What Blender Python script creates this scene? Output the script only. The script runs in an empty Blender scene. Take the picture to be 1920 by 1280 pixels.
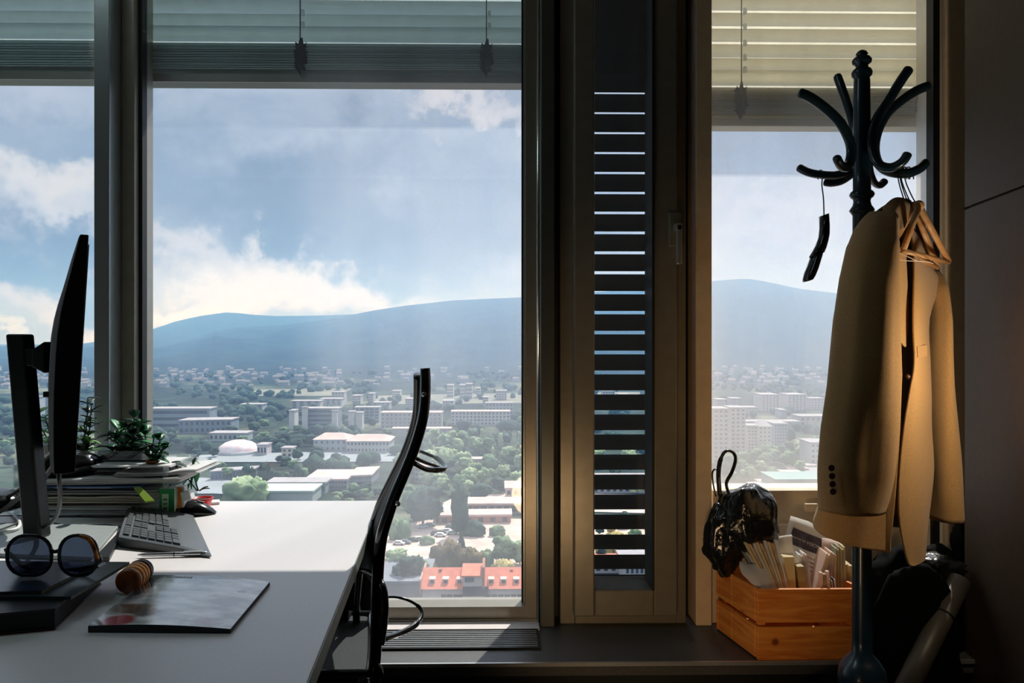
import bpy, bmesh, math, random
from mathutils import Vector, Matrix, noise
random.seed(7)
SC = bpy.context.scene
COL = SC.collection
PI = math.pi

# ---------------------------------------------------------------- camera
EYE = 1.15
HAZE = 0.0005
F = 1400.0
PHI = 0.015
cam_data = bpy.data.cameras.new('camera')
cam_data.lens = F / 1920 * 36
cam_data.sensor_width = 36
cam_data.clip_start = 0.02
cam_data.clip_end = 20000
cam = bpy.data.objects.new('camera', cam_data)
COL.objects.link(cam)
cam.location = (0, 0, EYE)
cam.rotation_euler = (PI / 2, 0, -PHI)
SC.camera = cam


def ray(px, py):
    u = (px - 960) / F
    v = (py - 640) / F
    c, s = math.cos(PHI), math.sin(PHI)
    return Vector((c * u + s, -s * u + c, -v))


def W(px, py, Y):
    """point where the sight line of a photo pixel meets the vertical plane y = Y"""
    d = ray(px, py)
    t = Y / d.y
    return Vector((d.x * t, Y, EYE + d.z * t))


def D(px, py, z=0.73):
    """point where the sight line meets the level z"""
    d = ray(px, py)
    t = (z - EYE) / d.z
    return Vector((d.x * t, d.y * t, z))


def wx(px, Y):
    return W(px, 640, Y).x


def wz(py, Y):
    return W(960, py, Y).z


# ---------------------------------------------------------------- exposure, world, sun
VS = SC.view_settings
VS.view_transform = 'Standard'
VS.look = 'None'
VS.gamma = 1.0
VS.use_curve_mapping = False
VS.exposure = 0.0
SC.cycles.max_bounces = 8
SC.cycles.transparent_max_bounces = 24
SC.cycles.use_denoising = True


def L(r, g, b):
    f = lambda c: (c / 255 / 12.92) if c / 255 <= 0.04045 else ((c / 255 + 0.055) / 1.055) ** 2.4
    return (f(r), f(g), f(b), 1)


def build_world():
    w = bpy.data.worlds.new('cloudy_sky')
    SC.world = w
    w.use_nodes = True
    nt = w.node_tree
    nt.nodes.clear()
    N, K = nt.nodes.new, nt.links.new
    out = N('ShaderNodeOutputWorld')
    bg = N('ShaderNodeBackground')
    tc = N('ShaderNodeTexCoord')
    # cloud edges: direction bent by noise
    n1 = N('ShaderNodeTexNoise'); n1.inputs['Scale'].default_value = 6.5; n1.inputs['Detail'].default_value = 9
    n1.inputs['Roughness'].default_value = 0.6
    K(tc.outputs['Generated'], n1.inputs['Vector'])
    sub = N('ShaderNodeVectorMath'); sub.operation = 'SUBTRACT'; sub.inputs[1].default_value = (0.5, 0.5, 0.5)
    K(n1.outputs['Color'], sub.inputs[0])
    sc = N('ShaderNodeVectorMath'); sc.operation = 'SCALE'; sc.inputs['Scale'].default_value = 0.34
    K(sub.outputs[0], sc.inputs[0])
    wd = N('ShaderNodeVectorMath'); wd.operation = 'ADD'
    K(tc.outputs['Generated'], wd.inputs[0]); K(sc.outputs[0], wd.inputs[1])
    # base cloud field
    mp = N('ShaderNodeMapping'); mp.inputs['Scale'].default_value = (2.2, 2.2, 5.0)
    mp.inputs['Location'].default_value = (3.1, 0.4, 1.7)
    K(tc.outputs['Generated'], mp.inputs['Vector'])
    n2 = N('ShaderNodeTexNoise'); n2.inputs['Scale'].default_value = 1.6; n2.inputs['Detail'].default_value = 9
    n2.inputs['Roughness'].default_value = 0.55
    K(mp.outputs[0], n2.inputs['Vector'])
    ramp = N('ShaderNodeValToRGB')
    cr = ramp.color_ramp
    cr.elements[0].position = 0.36; cr.elements[0].color = L(150, 159, 173)
    cr.elements[1].position = 0.66; cr.elements[1].color = L(206, 205, 216)
    e = cr.elements.new(0.5); e.color = L(184, 188, 198)
    K(n2.outputs['Fac'], ramp.inputs['Fac'])
    cur = ramp.outputs['Color']

    def lobe(px, py, rx, ry, col, amt, cur):
        c = ray(px, py).normalized()
        s = N('ShaderNodeVectorMath'); s.operation = 'SUBTRACT'; s.inputs[1].default_value = c
        K(wd.outputs[0], s.inputs[0])
        m = N('ShaderNodeVectorMath'); m.operation = 'MULTIPLY'
        m.inputs[1].default_value = (F / rx, F / rx * 0.6, F / ry)
        K(s.outputs[0], m.inputs[0])
        ln = N('ShaderNodeVectorMath'); ln.operation = 'LENGTH'
        K(m.outputs[0], ln.inputs[0])
        mr = N('ShaderNodeMapRange'); mr.interpolation_type = 'SMOOTHSTEP'
        mr.inputs['From Min'].default_value = 0.25; mr.inputs['From Max'].default_value = 1.15
        mr.inputs['To Min'].default_value = amt; mr.inputs['To Max'].default_value = 0
        K(ln.outputs['Value'], mr.inputs['Value'])
        mx = N('ShaderNodeMix'); mx.data_type = 'RGBA'
        K(mr.outputs['Result'], mx.inputs['Factor'])
        K(cur, mx.inputs['A']); mx.inputs['B'].default_value = col
        return mx.outputs['Result']
    warm = L(250, 238, 234)
    for a in SKY_LOBES:
        cur = lobe(*a, cur)
    # bright band of cloud towards the horizon
    sz = N('ShaderNodeSeparateXYZ'); K(tc.outputs['Generated'], sz.inputs[0])
    hb_ = N('ShaderNodeMapRange'); hb_.interpolation_type = 'SMOOTHSTEP'
    hb_.inputs['From Min'].default_value = 0.0; hb_.inputs['From Max'].default_value = 0.16
    hb_.inputs['To Min'].default_value = 1.9; hb_.inputs['To Max'].default_value = 1.12
    K(sz.outputs['Z'], hb_.inputs['Value']); 
    up_ = N('ShaderNodeMapRange'); up_.interpolation_type = 'SMOOTHSTEP'
    up_.inputs['From Min'].default_value = 0.36; up_.inputs['From Max'].default_value = 0.62
    up_.inputs['To Min'].default_value = 1.0; up_.inputs['To Max'].default_value = 2.0
    K(sz.outputs['Z'], up_.inputs['Value'])
    pr_ = N('ShaderNodeMath'); pr_.operation = 'MULTIPLY'
    K(hb_.outputs['Result'], pr_.inputs[0]); K(up_.outputs['Result'], pr_.inputs[1]); K(pr_.outputs[0], bg.inputs['Strength'])
    K(cur, bg.inputs['Color'])
    K(bg.outputs[0], out.inputs['Surface'])


SKY_LOBES = [
    (560, 370, 400, 130, L(128, 138, 150), 0.85),
    (90, 250, 260, 90, L(140, 154, 168), 0.7),
    (90, 500, 230, 100, L(106, 118, 132), 0.9),
    (880, 400, 260, 120, L(154, 163, 175), 0.7),
    (700, 470, 200, 40, L(150, 160, 174), 0.6),
    (330, 455, 110, 34, L(232, 224, 222), 0.75),
    (490, 470, 120, 34, L(240, 232, 228), 0.8),
    (560, 520, 330, 48, L(250, 240, 234), 0.9),
    (420, 575, 420, 50, L(250, 236, 232), 0.95),
    (330, 530, 90, 26, L(178, 184, 192), 0.6),
    (740, 545, 200, 36, L(244, 234, 232), 0.7),
    (850, 200, 130, 36, L(252, 240, 236), 0.95),
    (40, 330, 110, 50, L(240, 232, 226), 0.9),
    (110, 395, 90, 30, L(228, 224, 224), 0.7),
    (60, 620, 260, 20, L(180, 182, 184), 0.6),
    (60, 655, 260, 16, L(226, 224, 218), 0.8),
    (1450, 380, 420, 300, L(206, 206, 218), 0.75),
    (1450, 430, 260, 40, L(226, 222, 230), 0.6),
]
build_world()

sun_data = bpy.data.lights.new('sun', 'SUN')
sun_data.energy = 7.0
sun_data.angle = math.radians(0.6)
sun_data.color = (1.0, 0.93, 0.86)
sun = bpy.data.objects.new('sun', sun_data)
COL.objects.link(sun)
SUNV = Vector((0.37, 1.0, 1.29)).normalized()
sun.rotation_euler = SUNV.to_track_quat('Z', 'Y').to_euler()
sun.location = (3, 10, 14)

# added warm fill between blazer and cabinet, lights the blazer front; no real fixture
lamp_data = bpy.data.lights.new('warm_blazer_fill', 'POINT')
lamp_data.energy = 3.3
lamp_data.color = (1.0, 0.80, 0.56)
lamp_data.shadow_soft_size = 0.03
lamp = bpy.data.objects.new('warm_blazer_fill', lamp_data)
COL.objects.link(lamp)
lamp.location = (1.00, 1.40, 1.10)

# added cool fill over the desk, brightens papers and shaded desk top; no fixture
pan_data = bpy.data.lights.new('cool_desk_fill', 'AREA')
pan_data.shape = 'RECTANGLE'
pan_data.size = 1.2
pan_data.size_y = 0.3
pan_data.energy = 5.0
pan_data.color = (0.72, 0.95, 1.0)
pan = bpy.data.objects.new('cool_desk_fill', pan_data)
COL.objects.link(pan)
pan.location = (-1.6, 1.2, 2.72)

low_data = bpy.data.lights.new('warm_crate_fill', 'SPOT')  # added low warm fill for frames and crate, stands in for bounced light
low_data.spot_size = math.radians(66)
low_data.spot_blend = 0.55
low_data.energy = 7.0
low_data.specular_factor = 0.25
low_data.color = (1.0, 0.66, 0.36)
low_data.shadow_soft_size = 0.10
low = bpy.data.objects.new('warm_crate_fill', low_data)
COL.objects.link(low)
low.location = (0.15, 0.95, 0.45)
low.rotation_euler = (Vector((0.15, 0.95, 0.45)) - Vector((0.45, 2.1, 0.75))).to_track_quat('Z', 'Y').to_euler()

# ---------------------------------------------------------------- materials
_M = {}


def mat(name, col, rough=0.6, metal=0.0, var=0.0, scale=20.0, bump=0.0, bscale=200.0, spec=0.5, sheen=0.0, stretch=None, col2=None, trans=0.0, coat=0.0):
    if name in _M:
        return _M[name]
    m = bpy.data.materials.new(name)
    m.use_nodes = True
    nt = m.node_tree
    N, K = nt.nodes.new, nt.links.new
    b = nt.nodes['Principled BSDF']
    if len(col) == 3:
        col = (*col, 1)
    b.inputs['Roughness'].default_value = rough
    b.inputs['Metallic'].default_value = metal
    b.inputs['Specular IOR Level'].default_value = spec
    b.inputs['Coat Weight'].default_value = coat
    if sheen:
        b.inputs['Sheen Weight'].default_value = sheen
    tc = N('ShaderNodeTexCoord')
    src = tc.outputs['Object']
    if stretch:
        mp = N('ShaderNodeMapping'); mp.inputs['Scale'].default_value = stretch
        K(src, mp.inputs['Vector']); src = mp.outputs[0]
    n = N('ShaderNodeTexNoise'); n.inputs['Scale'].default_value = scale; n.inputs['Detail'].default_value = 5
    K(src, n.inputs['Vector'])
    r = N('ShaderNodeValToRGB')
    c2 = col2 or tuple(max(0, c * (1 - var)) for c in col[:3]) + (1,)
    if len(c2) == 3:
        c2 = (*c2, 1)
    c1 = col if col2 else tuple(min(1, c * (1 + var)) for c in col[:3]) + (1,)
    r.color_ramp.elements[0].position = 0.35; r.color_ramp.elements[0].color = c2
    r.color_ramp.elements[1].position = 0.65; r.color_ramp.elements[1].color = c1
    K(n.outputs['Fac'], r.inputs['Fac'])
    K(r.outputs['Color'], b.inputs['Base Color'])
    if bump:
        n2 = N('ShaderNodeTexNoise'); n2.inputs['Scale'].default_value = bscale; n2.inputs['Detail'].default_value = 4
        K(src, n2.inputs['Vector'])
        bp = N('ShaderNodeBump'); bp.inputs['Strength'].default_value = bump; bp.inputs['Distance'].default_value = 0.002
        K(n2.outputs['Fac'], bp.inputs['Height']); K(bp.outputs[0], b.inputs['Normal'])
    if trans:
        tr = N('ShaderNodeBsdfTranslucent'); K(r.outputs['Color'], tr.inputs['Color'])
        mx = N('ShaderNodeMixShader'); mx.inputs[0].default_value = trans
        K(b.outputs[0], mx.inputs[1]); K(tr.outputs[0], mx.inputs[2])
        K(mx.outputs[0], nt.nodes['Material Output'].inputs['Surface'])
    _M[name] = m
    return m


def glassy(name, tint=(0.9, 0.93, 0.95), gloss=0.06, rough=0.02, dust=0.0, dust_col=(0.85, 0.86, 0.9), dscale=(6, 6, 0.6), bias=None):
    """thin clear sheet: see-through, a little mirror-like, with a dusty film"""
    if name in _M:
        return _M[name]
    m = bpy.data.materials.new(name)
    m.use_nodes = True
    nt = m.node_tree
    nt.nodes.clear()
    N, K = nt.nodes.new, nt.links.new
    out = N('ShaderNodeOutputMaterial')
    t = N('ShaderNodeBsdfTransparent'); t.inputs[0].default_value = (*tint, 1)
    g = N('ShaderNodeBsdfGlossy'); g.inputs['Roughness'].default_value = rough
    mx = N('ShaderNodeMixShader')
    ge = N('ShaderNodeNewGeometry')
    dt = N('ShaderNodeVectorMath'); dt.operation = 'DOT_PRODUCT'
    K(ge.outputs['Normal'], dt.inputs[0]); K(ge.outputs['Incoming'], dt.inputs[1])
    ab = N('ShaderNodeMath'); ab.operation = 'ABSOLUTE'; K(dt.outputs['Value'], ab.inputs[0])
    om = N('ShaderNodeMath'); om.operation = 'SUBTRACT'; om.inputs[0].default_value = 1; K(ab.outputs[0], om.inputs[1])
    pw = N('ShaderNodeMath'); pw.operation = 'POWER'; pw.inputs[1].default_value = 5; K(om.outputs[0], pw.inputs[0])
    ml = N('ShaderNodeMath'); ml.operation = 'MULTIPLY_ADD'; ml.use_clamp = True
    ml.inputs[1].default_value = 1 - gloss; ml.inputs[2].default_value = gloss
    K(pw.outputs[0], ml.inputs[0]); K(ml.outputs[0], mx.inputs[0])
    K(t.outputs[0], mx.inputs[1]); K(g.outputs[0], mx.inputs[2])
    cur = mx.outputs[0]
    if dust:
        tc = N('ShaderNodeTexCoord')
        mp = N('ShaderNodeMapping'); mp.inputs['Scale'].default_value = dscale
        K(tc.outputs['Object'], mp.inputs['Vector'])
        n = N('ShaderNodeTexNoise'); n.inputs['Scale'].default_value = 1.0; n.inputs['Detail'].default_value = 6
        K(mp.outputs[0], n.inputs['Vector'])
        r = N('ShaderNodeMapRange'); r.inputs['From Min'].default_value = 0.3; r.inputs['From Max'].default_value = 0.75
        r.inputs['To Min'].default_value = dust * 0.6; r.inputs['To Max'].default_value = dust * 1.3
        K(n.outputs['Fac'], r.inputs['Value'])
        fac = r.outputs['Result']
        if bias:   # more dirt towards one end of the pane (x0 clean -> x1 dirty)
            sx = N('ShaderNodeSeparateXYZ'); K(tc.outputs['Object'], sx.inputs[0])
            rr = N('ShaderNodeMapRange'); rr.interpolation_type = 'SMOOTHSTEP'
            rr.inputs['From Min'].default_value = bias[0]; rr.inputs['From Max'].default_value = bias[1]
            rr.inputs['To Min'].default_value = 1; rr.inputs['To Max'].default_value = bias[2]
            K(sx.outputs['X'], rr.inputs['Value'])
            m2 = N('ShaderNodeMath'); m2.operation = 'MULTIPLY'
            K(fac, m2.inputs[0]); K(rr.outputs['Result'], m2.inputs[1]); fac = m2.outputs[0]
        tl = N('ShaderNodeBsdfTranslucent'); tl.inputs[0].default_value = (*dust_col, 1)
        df = N('ShaderNodeBsdfDiffuse'); df.inputs[0].default_value = (*dust_col, 1)
        a = N('ShaderNodeMixShader'); a.inputs[0].default_value = 0.3
        K(tl.outputs[0], a.inputs[1]); K(df.outputs[0], a.inputs[2])
        m3 = N('ShaderNodeMixShader'); K(fac, m3.inputs[0]); K(cur, m3.inputs[1]); K(a.outputs[0], m3.inputs[2])
        cur = m3.outputs[0]
    K(cur, out.inputs['Surface'])
    _M[name] = m
    return m


def wood(name, c1, c2, scale=3.0, axis=(1, 12, 12), rough=0.5):
    if name in _M:
        return _M[name]
    m = bpy.data.materials.new(name)
    m.use_nodes = True
    nt = m.node_tree
    N, K = nt.nodes.new, nt.links.new
    b = nt.nodes['Principled BSDF']
    b.inputs['Roughness'].default_value = rough
    tc = N('ShaderNodeTexCoord')
    mp = N('ShaderNodeMapping'); mp.inputs['Scale'].default_value = axis
    K(tc.outputs['Object'], mp.inputs['Vector'])
    n = N('ShaderNodeTexNoise'); n.inputs['Scale'].default_value = scale; n.inputs['Detail'].default_value = 8
    n.inputs['Distortion'].default_value = 1.2
    K(mp.outputs[0], n.inputs['Vector'])
    r = N('ShaderNodeValToRGB')
    r.color_ramp.elements[0].position = 0.35; r.color_ramp.elements[0].color = (*c2, 1)
    r.color_ramp.elements[1].position = 0.62; r.color_ramp.elements[1].color = (*c1, 1)
    K(n.outputs['Fac'], r.inputs['Fac'])
    # knots
    v = N('ShaderNodeTexVoronoi'); v.inputs['Scale'].default_value = 9
    K(tc.outputs['Object'], v.inputs['Vector'])
    kr = N('ShaderNodeMapRange'); kr.inputs['From Min'].default_value = 0.05; kr.inputs['From Max'].default_value = 0.11
    K(v.outputs['Distance'], kr.inputs['Value'])
    mx = N('ShaderNodeMix'); mx.data_type = 'RGBA'
    K(kr.outputs['Result'], mx.inputs['Factor'])
    mx.inputs['A'].default_value = (c2[0] * 0.35, c2[1] * 0.3, c2[2] * 0.3, 1)
    K(r.outputs['Color'], mx.inputs['B'])
    K(mx.outputs['Result'], b.inputs['Base Color'])
    bp = N('ShaderNodeBump'); bp.inputs['Strength'].default_value = 0.3; bp.inputs['Distance'].default_value = 0.002
    K(n.outputs['Fac'], bp.inputs['Height']); K(bp.outputs[0], b.inputs['Normal'])
    _M[name] = m
    return m


# ---------------------------------------------------------------- mesh helpers
class MB:
    def __init__(self):
        self.v = []; self.f = []; self.mi = []; self.sm = []
        self.cur = 0; self.smooth = False

    def add(self, vs, fs):
        o = len(self.v)
        self.v += [Vector(p) for p in vs]
        for f in fs:
            self.f.append([i + o for i in f]); self.mi.append(self.cur); self.sm.append(self.smooth)
        return self

    def box(self, x0, x1, y0, y1, z0, z1):
        x0, x1 = sorted((x0, x1)); y0, y1 = sorted((y0, y1)); z0, z1 = sorted((z0, z1))
        vs = [(x0, y0, z0), (x1, y0, z0), (x1, y1, z0), (x0, y1, z0), (x0, y0, z1), (x1, y0, z1), (x1, y1, z1), (x0, y1, z1)]
        return self.add(vs, [(0, 3, 2, 1), (4, 5, 6, 7), (0, 1, 5, 4), (1, 2, 6, 5), (2, 3, 7, 6), (3, 0, 4, 7)])

    def obox(self, c, ax, ay, az):
        """box by centre and three half-axis vectors"""
        c, ax, ay, az = map(Vector, (c, ax, ay, az))
        vs = [c + sx * ax + sy * ay + sz * az for sz in (-1, 1) for sx, sy in ((-1, -1), (1, -1), (1, 1), (-1, 1))]
        return self.add(vs, [(0, 3, 2, 1), (4, 5, 6, 7), (0, 1, 5, 4), (1, 2, 6, 5), (2, 3, 7, 6), (3, 0, 4, 7)])

    def prism(self, pts, vec):
        """polygon pts swept by vec"""
        pts = [Vector(p) for p in pts]; vec = Vector(vec); n = len(pts)
        vs = pts + [p + vec for p in pts]
        fs = [tuple(range(n - 1, -1, -1)), tuple(range(n, 2 * n))]
        fs += [(i, (i + 1) % n, (i + 1) % n + n, i + n) for i in range(n)]
        return self.add(vs, fs)

    def tube(self, path, r, seg=10, flat=1.0, up=None, cap=True):
        path = [Vector(p) for p in path]
        rs = r if isinstance(r, (list, tuple)) else [r] * len(path)
        vs = []; n = len(path)
        prev = None
        for i, p in enumerate(path):
            t = (path[min(i + 1, n - 1)] - path[max(i - 1, 0)])
            t = t.normalized() if t.length > 1e-9 else Vector((0, 0, 1))
            if prev is None:
                a = Vector(up) if up else (Vector((0, 0, 1)) if abs(t.z) < 0.9 else Vector((0, 1, 0)))
            else:
                a = prev
            b = (a - t * a.dot(t))
            if b.length < 1e-6:
                b = t.orthogonal()
            b.normalize(); c = t.cross(b); prev = b
            for k in range(seg):
                an = 2 * PI * k / seg
                vs.append(p + (b * math.cos(an) + c * math.sin(an) * flat) * rs[i])
        fs = []
        for i in range(n - 1):
            for k in range(seg):
                k2 = (k + 1) % seg
                fs.append((i * seg + k, i * seg + k2, (i + 1) * seg + k2, (i + 1) * seg + k))
        if cap:
            fs.append(tuple(range(seg - 1, -1, -1))); fs.append(tuple(range((n - 1) * seg, n * seg)))
        return self.add(vs, fs)

    def lathe(self, prof, c=(0, 0, 0), seg=24):
        """prof: list of (radius, z)"""
        c = Vector(c); vs = []; n = len(prof)
        for r, z in prof:
            for k in range(seg):
                a = 2 * PI * k / seg
                vs.append(c + Vector((r * math.cos(a), r * math.sin(a), z)))
        fs = [(i * seg + k, i * seg + (k + 1) % seg, (i + 1) * seg + (k + 1) % seg, (i + 1) * seg + k) for i in range(n - 1) for k in range(seg)]
        fs.append(tuple(range(seg - 1, -1, -1))); fs.append(tuple(range((n - 1) * seg, n * seg)))
        return self.add(vs, fs)

    def loft(self, rows, closed=True, caps=True):
        n = len(rows[0]); vs = [p for r in rows for p in r]
        fs = []
        for i in range(len(rows) - 1):
            for k in range(n if closed else n - 1):
                k2 = (k + 1) % n
                fs.append((i * n + k, i * n + k2, (i + 1) * n + k2, (i + 1) * n + k))
        if closed and caps:
            fs.append(tuple(range(n - 1, -1, -1))); fs.append(tuple(range((len(rows) - 1) * n, len(rows) * n)))
        return self.add(vs, fs)

    def blob(self, c, r, sub=3, amp=0.15, freq=2.0, seed=0, squash=None, flat_base=None):
        c = Vector(c); r = Vector(r) if hasattr(r, '__len__') else Vector((r, r, r))
        bm = bmesh.new()
        bmesh.ops.create_icosphere(bm, subdivisions=sub, radius=1)
        vs = []
        for v in bm.verts:
            p = v.co.copy()
            k = 1 + amp * (noise.noise(p * freq + Vector((seed * 3.1, seed * 1.7, seed))) + 0.5 * noise.noise(p * freq * 2.3 + Vector((seed, 5, seed * 2))))
            q = Vector((p.x * r.x, p.y * r.y, p.z * r.z)) * k + c
            if flat_base is not None:
                q.z = max(q.z, flat_base)
            vs.append(q)
        bm.verts.index_update()
        fs = [tuple(v.index for v in f.verts) for f in bm.faces]
        bm.free()
        return self.add(vs, fs)

    def build(self, name, mats, parent=None, bevel=0.0, subsurf=0, solid=0.0, fix=True, origin=None):
        me = bpy.data.meshes.new(name)
        o = bpy.data.objects.new(name, me)
        org = Vector((0, 0, 0))
        if parent is None:
            # origin at the base centre of a top-level thing
            if origin is not None:
                org = Vector(origin)
            else:
                xs = [p.x for p in self.v]; ys = [p.y for p in self.v]; zs = [p.z for p in self.v]
                org = Vector(((min(xs) + max(xs)) / 2, (min(ys) + max(ys)) / 2, min(zs)))
        else:
            org = WORLD.get(parent.name, Vector((0, 0, 0)))
        WORLD[o.name] = org
        me.from_pydata([tuple(p - org) for p in self.v], [], self.f)
        if not isinstance(mats, (list, tuple)):
            mats = [mats]
        for m in mats:
            me.materials.append(m)
        for p, mi, s in zip(me.polygons, self.mi, self.sm):
            p.material_index = mi; p.use_smooth = s
        me.update()
        if fix:
            bm = bmesh.new(); bm.from_mesh(me)
            bmesh.ops.recalc_face_normals(bm, faces=bm.faces)
            bm.to_mesh(me); bm.free()
        COL.objects.link(o)
        if parent is not None:
            o.parent = parent
        else:
            o.location = org
        if solid:
            s = o.modifiers.new('solid', 'SOLIDIFY'); s.thickness = solid; s.offset = 0
        if subsurf:
            s = o.modifiers.new('sub', 'SUBSURF'); s.levels = subsurf; s.render_levels = subsurf
        if bevel:
            b = o.modifiers.new('bevel', 'BEVEL'); b.width = bevel; b.segments = 2; b.limit_method = 'ANGLE'
        return o


WORLD = {}   # world position of every parent, so that parts can be given in room coordinates


def thing(name, label, cat, loc, group=None, kind=None):
    o = bpy.data.objects.new(name, None)
    o.empty_display_size = 0.05
    COL.objects.link(o)
    o.location = loc
    WORLD[o.name] = Vector(loc)
    return tag(o, label, cat, group, kind)


def tag(o, label=None, cat=None, group=None, kind=None):
    if label: o['label'] = label
    if cat: o['category'] = cat
    if group: o['group'] = group
    if kind: o['kind'] = kind
    return o


def dup(o, loc=None, parent=None):
    c = o.copy(); COL.objects.link(c); c.parent = parent
    if loc is not None: c.location = loc
    for ch in list(o.children):
        dup(ch, None, c)
    return c


def struct(o, label=None):
    o['kind'] = 'structure'
    if label: o['label'] = label
    return o


def smooth_path(pts, n=6):
    """Catmull-Rom through points"""
    pts = [Vector(p) for p in pts]
    out = []
    for i in range(len(pts) - 1):
        p0 = pts[max(i - 1, 0)]; p1 = pts[i]; p2 = pts[i + 1]; p3 = pts[min(i + 2, len(pts) - 1)]
        for k in range(n):
            t = k / n
            out.append(0.5 * ((2 * p1) + (p2 - p0) * t + (2 * p0 - 5 * p1 + 4 * p2 - p3) * t * t + (3 * p1 - p0 - 3 * p2 + p3) * t ** 3))
    out.append(pts[-1])
    return out


def interp(tab, x):
    if x <= tab[0][0]: return tab[0][1]
    for (a, b), (c, d) in zip(tab, tab[1:]):
        if x <= c: return b + (d - b) * (x - a) / (c - a)
    return tab[-1][1]
# ================================================================ THE ROOM
SILL = 0.355
M_frame = mat('frame_grey_paint', L(150, 144, 130), 0.33, 0.45, 0.05, 30, 0.1, 400)
M_framed = mat('frame_dark_aluminium', L(96, 98, 92), 0.35, 0.4, 0.05, 30)
M_gasket = mat('black_gasket', (0.006, 0.008, 0.008), 0.6)
M_alu = mat('bare_aluminium', L(200, 200, 196), 0.3, 0.7, 0.04, 30)
M_cream = mat('cream_panel', L(226, 208, 180), 0.6, 0, 0.03, 12)
M_sill = mat('sill_stone', L(78, 78, 78), 0.45, 0, 0.2, 250, 0.1, 600)
M_dark = mat('radiator_cover', L(24, 28, 28), 0.6, 0, 0.1, 40)
M_wall = mat('office_wall_paint', L(120, 112, 100), 0.8, 0, 0.04, 4, 0.1, 300)
M_floor = mat('dark_carpet', L(38, 38, 40), 0.95, 0, 0.3, 300, 0.4, 500)
M_glass_clean = glassy('window_glass_left', dust=0.02, gloss=0.04)
M_glass_mid = glassy('window_glass_centre', dust=0.03, gloss=0.04, bias=(wx(820, 2.16), wx(985, 2.16), 4.0))
M_glass_dusty = glassy('window_glass_right', dust=0.22, gloss=0.04, dust_col=(0.9, 0.88, 0.88))

XL, XR, YB, ZC = -3.0, 2.3, -3.0, 2.75
ZT = 2.60


def sbox(name, x0, x1, y0, y1, z0, z1, m, bevel=0):
    return struct(MB().box(x0, x1, y0, y1, z0, z1).build(name, m, bevel=bevel))


sbox('floor', XL, XR, YB, 2.3, -0.1, 0, M_floor)
sbox('ceiling', XL, XR, YB, 2.3, ZC, ZC + 0.1, M_wall)
sbox('wall_left', XL - 0.1, XL, YB, 2.3, 0, ZC, M_wall)
sbox('wall_right', XR, XR + 0.1, YB, 2.3, 0, ZC, M_wall)
sbox('wall_front', XL, XR, YB - 0.1, YB, 0, ZC, M_wall)
# window wall: header over the windows, radiator cover under the sill, pier right of the last window
sbox('wall_back', XL, XR, 2.04, 2.34, ZT, ZC, M_wall)
sbox('wall_back', XL, XR, 1.90, 2.34, 0, SILL - 0.035, M_dark)
sbox('wall_back', wx(1808, 2.10), XR, 2.10, 2.34, SILL, ZT, M_wall)
sbox('trim_1', XL, XR, 1.85, 2.20, SILL - 0.035, SILL, M_sill, 0.002)
sbox('trim_8', XL, wx(1010, 2.1), 2.053, 2.1115, SILL, SILL + 0.004, mat('white_ledge', L(222, 214, 212), .5, 0, .02, 20))
sbox('trim_2', XL, XR, 1.843, 1.8495, SILL - 0.008, SILL + 0.001, M_alu)


def fb(mb, a, b, Y0, Y1, z0, z1):
    """bar of the window wall between two photo columns, measured on its front face"""
    return mb.box(wx(a, Y0), wx(b, Y0), Y0, Y1, z0, z1)


# post between the left and the centre window
m = MB()
m.box(wx(176, 2.06), wx(205, 2.06), 2.06, 2.24, SILL, ZT)
M_post = mat('post_anodised', L(176, 182, 182), 0.24, 0.8, 0.03, 30)
struct(m.build('trim_3', M_post, bevel=0.002))
m = MB()
m.box(wx(205, 2.06), wx(252, 2.125), 2.125, 2.24, SILL, ZT)
struct(m.build('trim_4', M_frame, bevel=0.002))

# left window
w1 = struct(thing('window_1', 'left window pane', 'window', (wx(60, 2.2), 2.2, SILL)))
del w1['category']
MB().box(XL, wx(176, 2.16), 2.178, 2.184, SILL + 0.05, ZT - 0.02).build('glass', M_glass_clean, w1)
MB().box(XL, wx(176, 2.14), 2.13, 2.20, SILL, SILL + 0.06).build('window_frame', M_frame, w1, bevel=0.002)

# centre window
w2 = struct(thing('window_2', 'large centre window', 'window', (wx(620, 2.16), 2.16, SILL)))
del w2['category']
zb = wz(1132, 2.15)
MB().box(wx(264, 2.16), wx(982, 2.16), 2.178, 2.184, zb - 0.01, ZT - 0.02).build('glass', M_glass_mid, w2)
m = MB()
m.box(wx(252, 2.125), wx(258, 2.143), 2.143, 2.20, SILL, ZT)
m.box(wx(985, 2.12), wx(1009, 2.12), 2.12, 2.20, SILL, ZT)
m.box(wx(258, 2.12), wx(1009, 2.12), 2.1201, 2.20, SILL, wz(1137, 2.12))
m.box(wx(258, 2.12), wx(1009, 2.12), 2.112, 2.12, SILL, wz(1161, 2.11))
m.build('window_frame', M_frame, w2, bevel=0.002)
m = MB()
m.box(wx(258, 2.143), wx(267, 2.15), 2.15, 2.178, zb - 0.01, ZT - 0.02)
m.box(wx(978, 2.15), wx(985, 2.15), 2.15, 2.178, zb - 0.01, ZT - 0.02)
m.box(wx(267, 2.15), wx(978, 2.15), 2.15, 2.178, zb - 0.012, zb)
m.build('gasket', M_gasket, w2)
MB().box(wx(981.5, 2.148), wx(983.5, 2.148), 2.145, 2.1499, zb, ZT - 0.02).build('glazing_bead', M_alu, w2)
m = MB(); m.smooth = True; m.lathe([(0.0045, SILL + .001), (0.0045, ZT)], (wx(1009.5, 2.1), 2.108, 0), 20); m.build('edge_strip', mat('polished_edge', L(235, 235, 232), 0.18, 1.0, 0.02, 20), w2)

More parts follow.
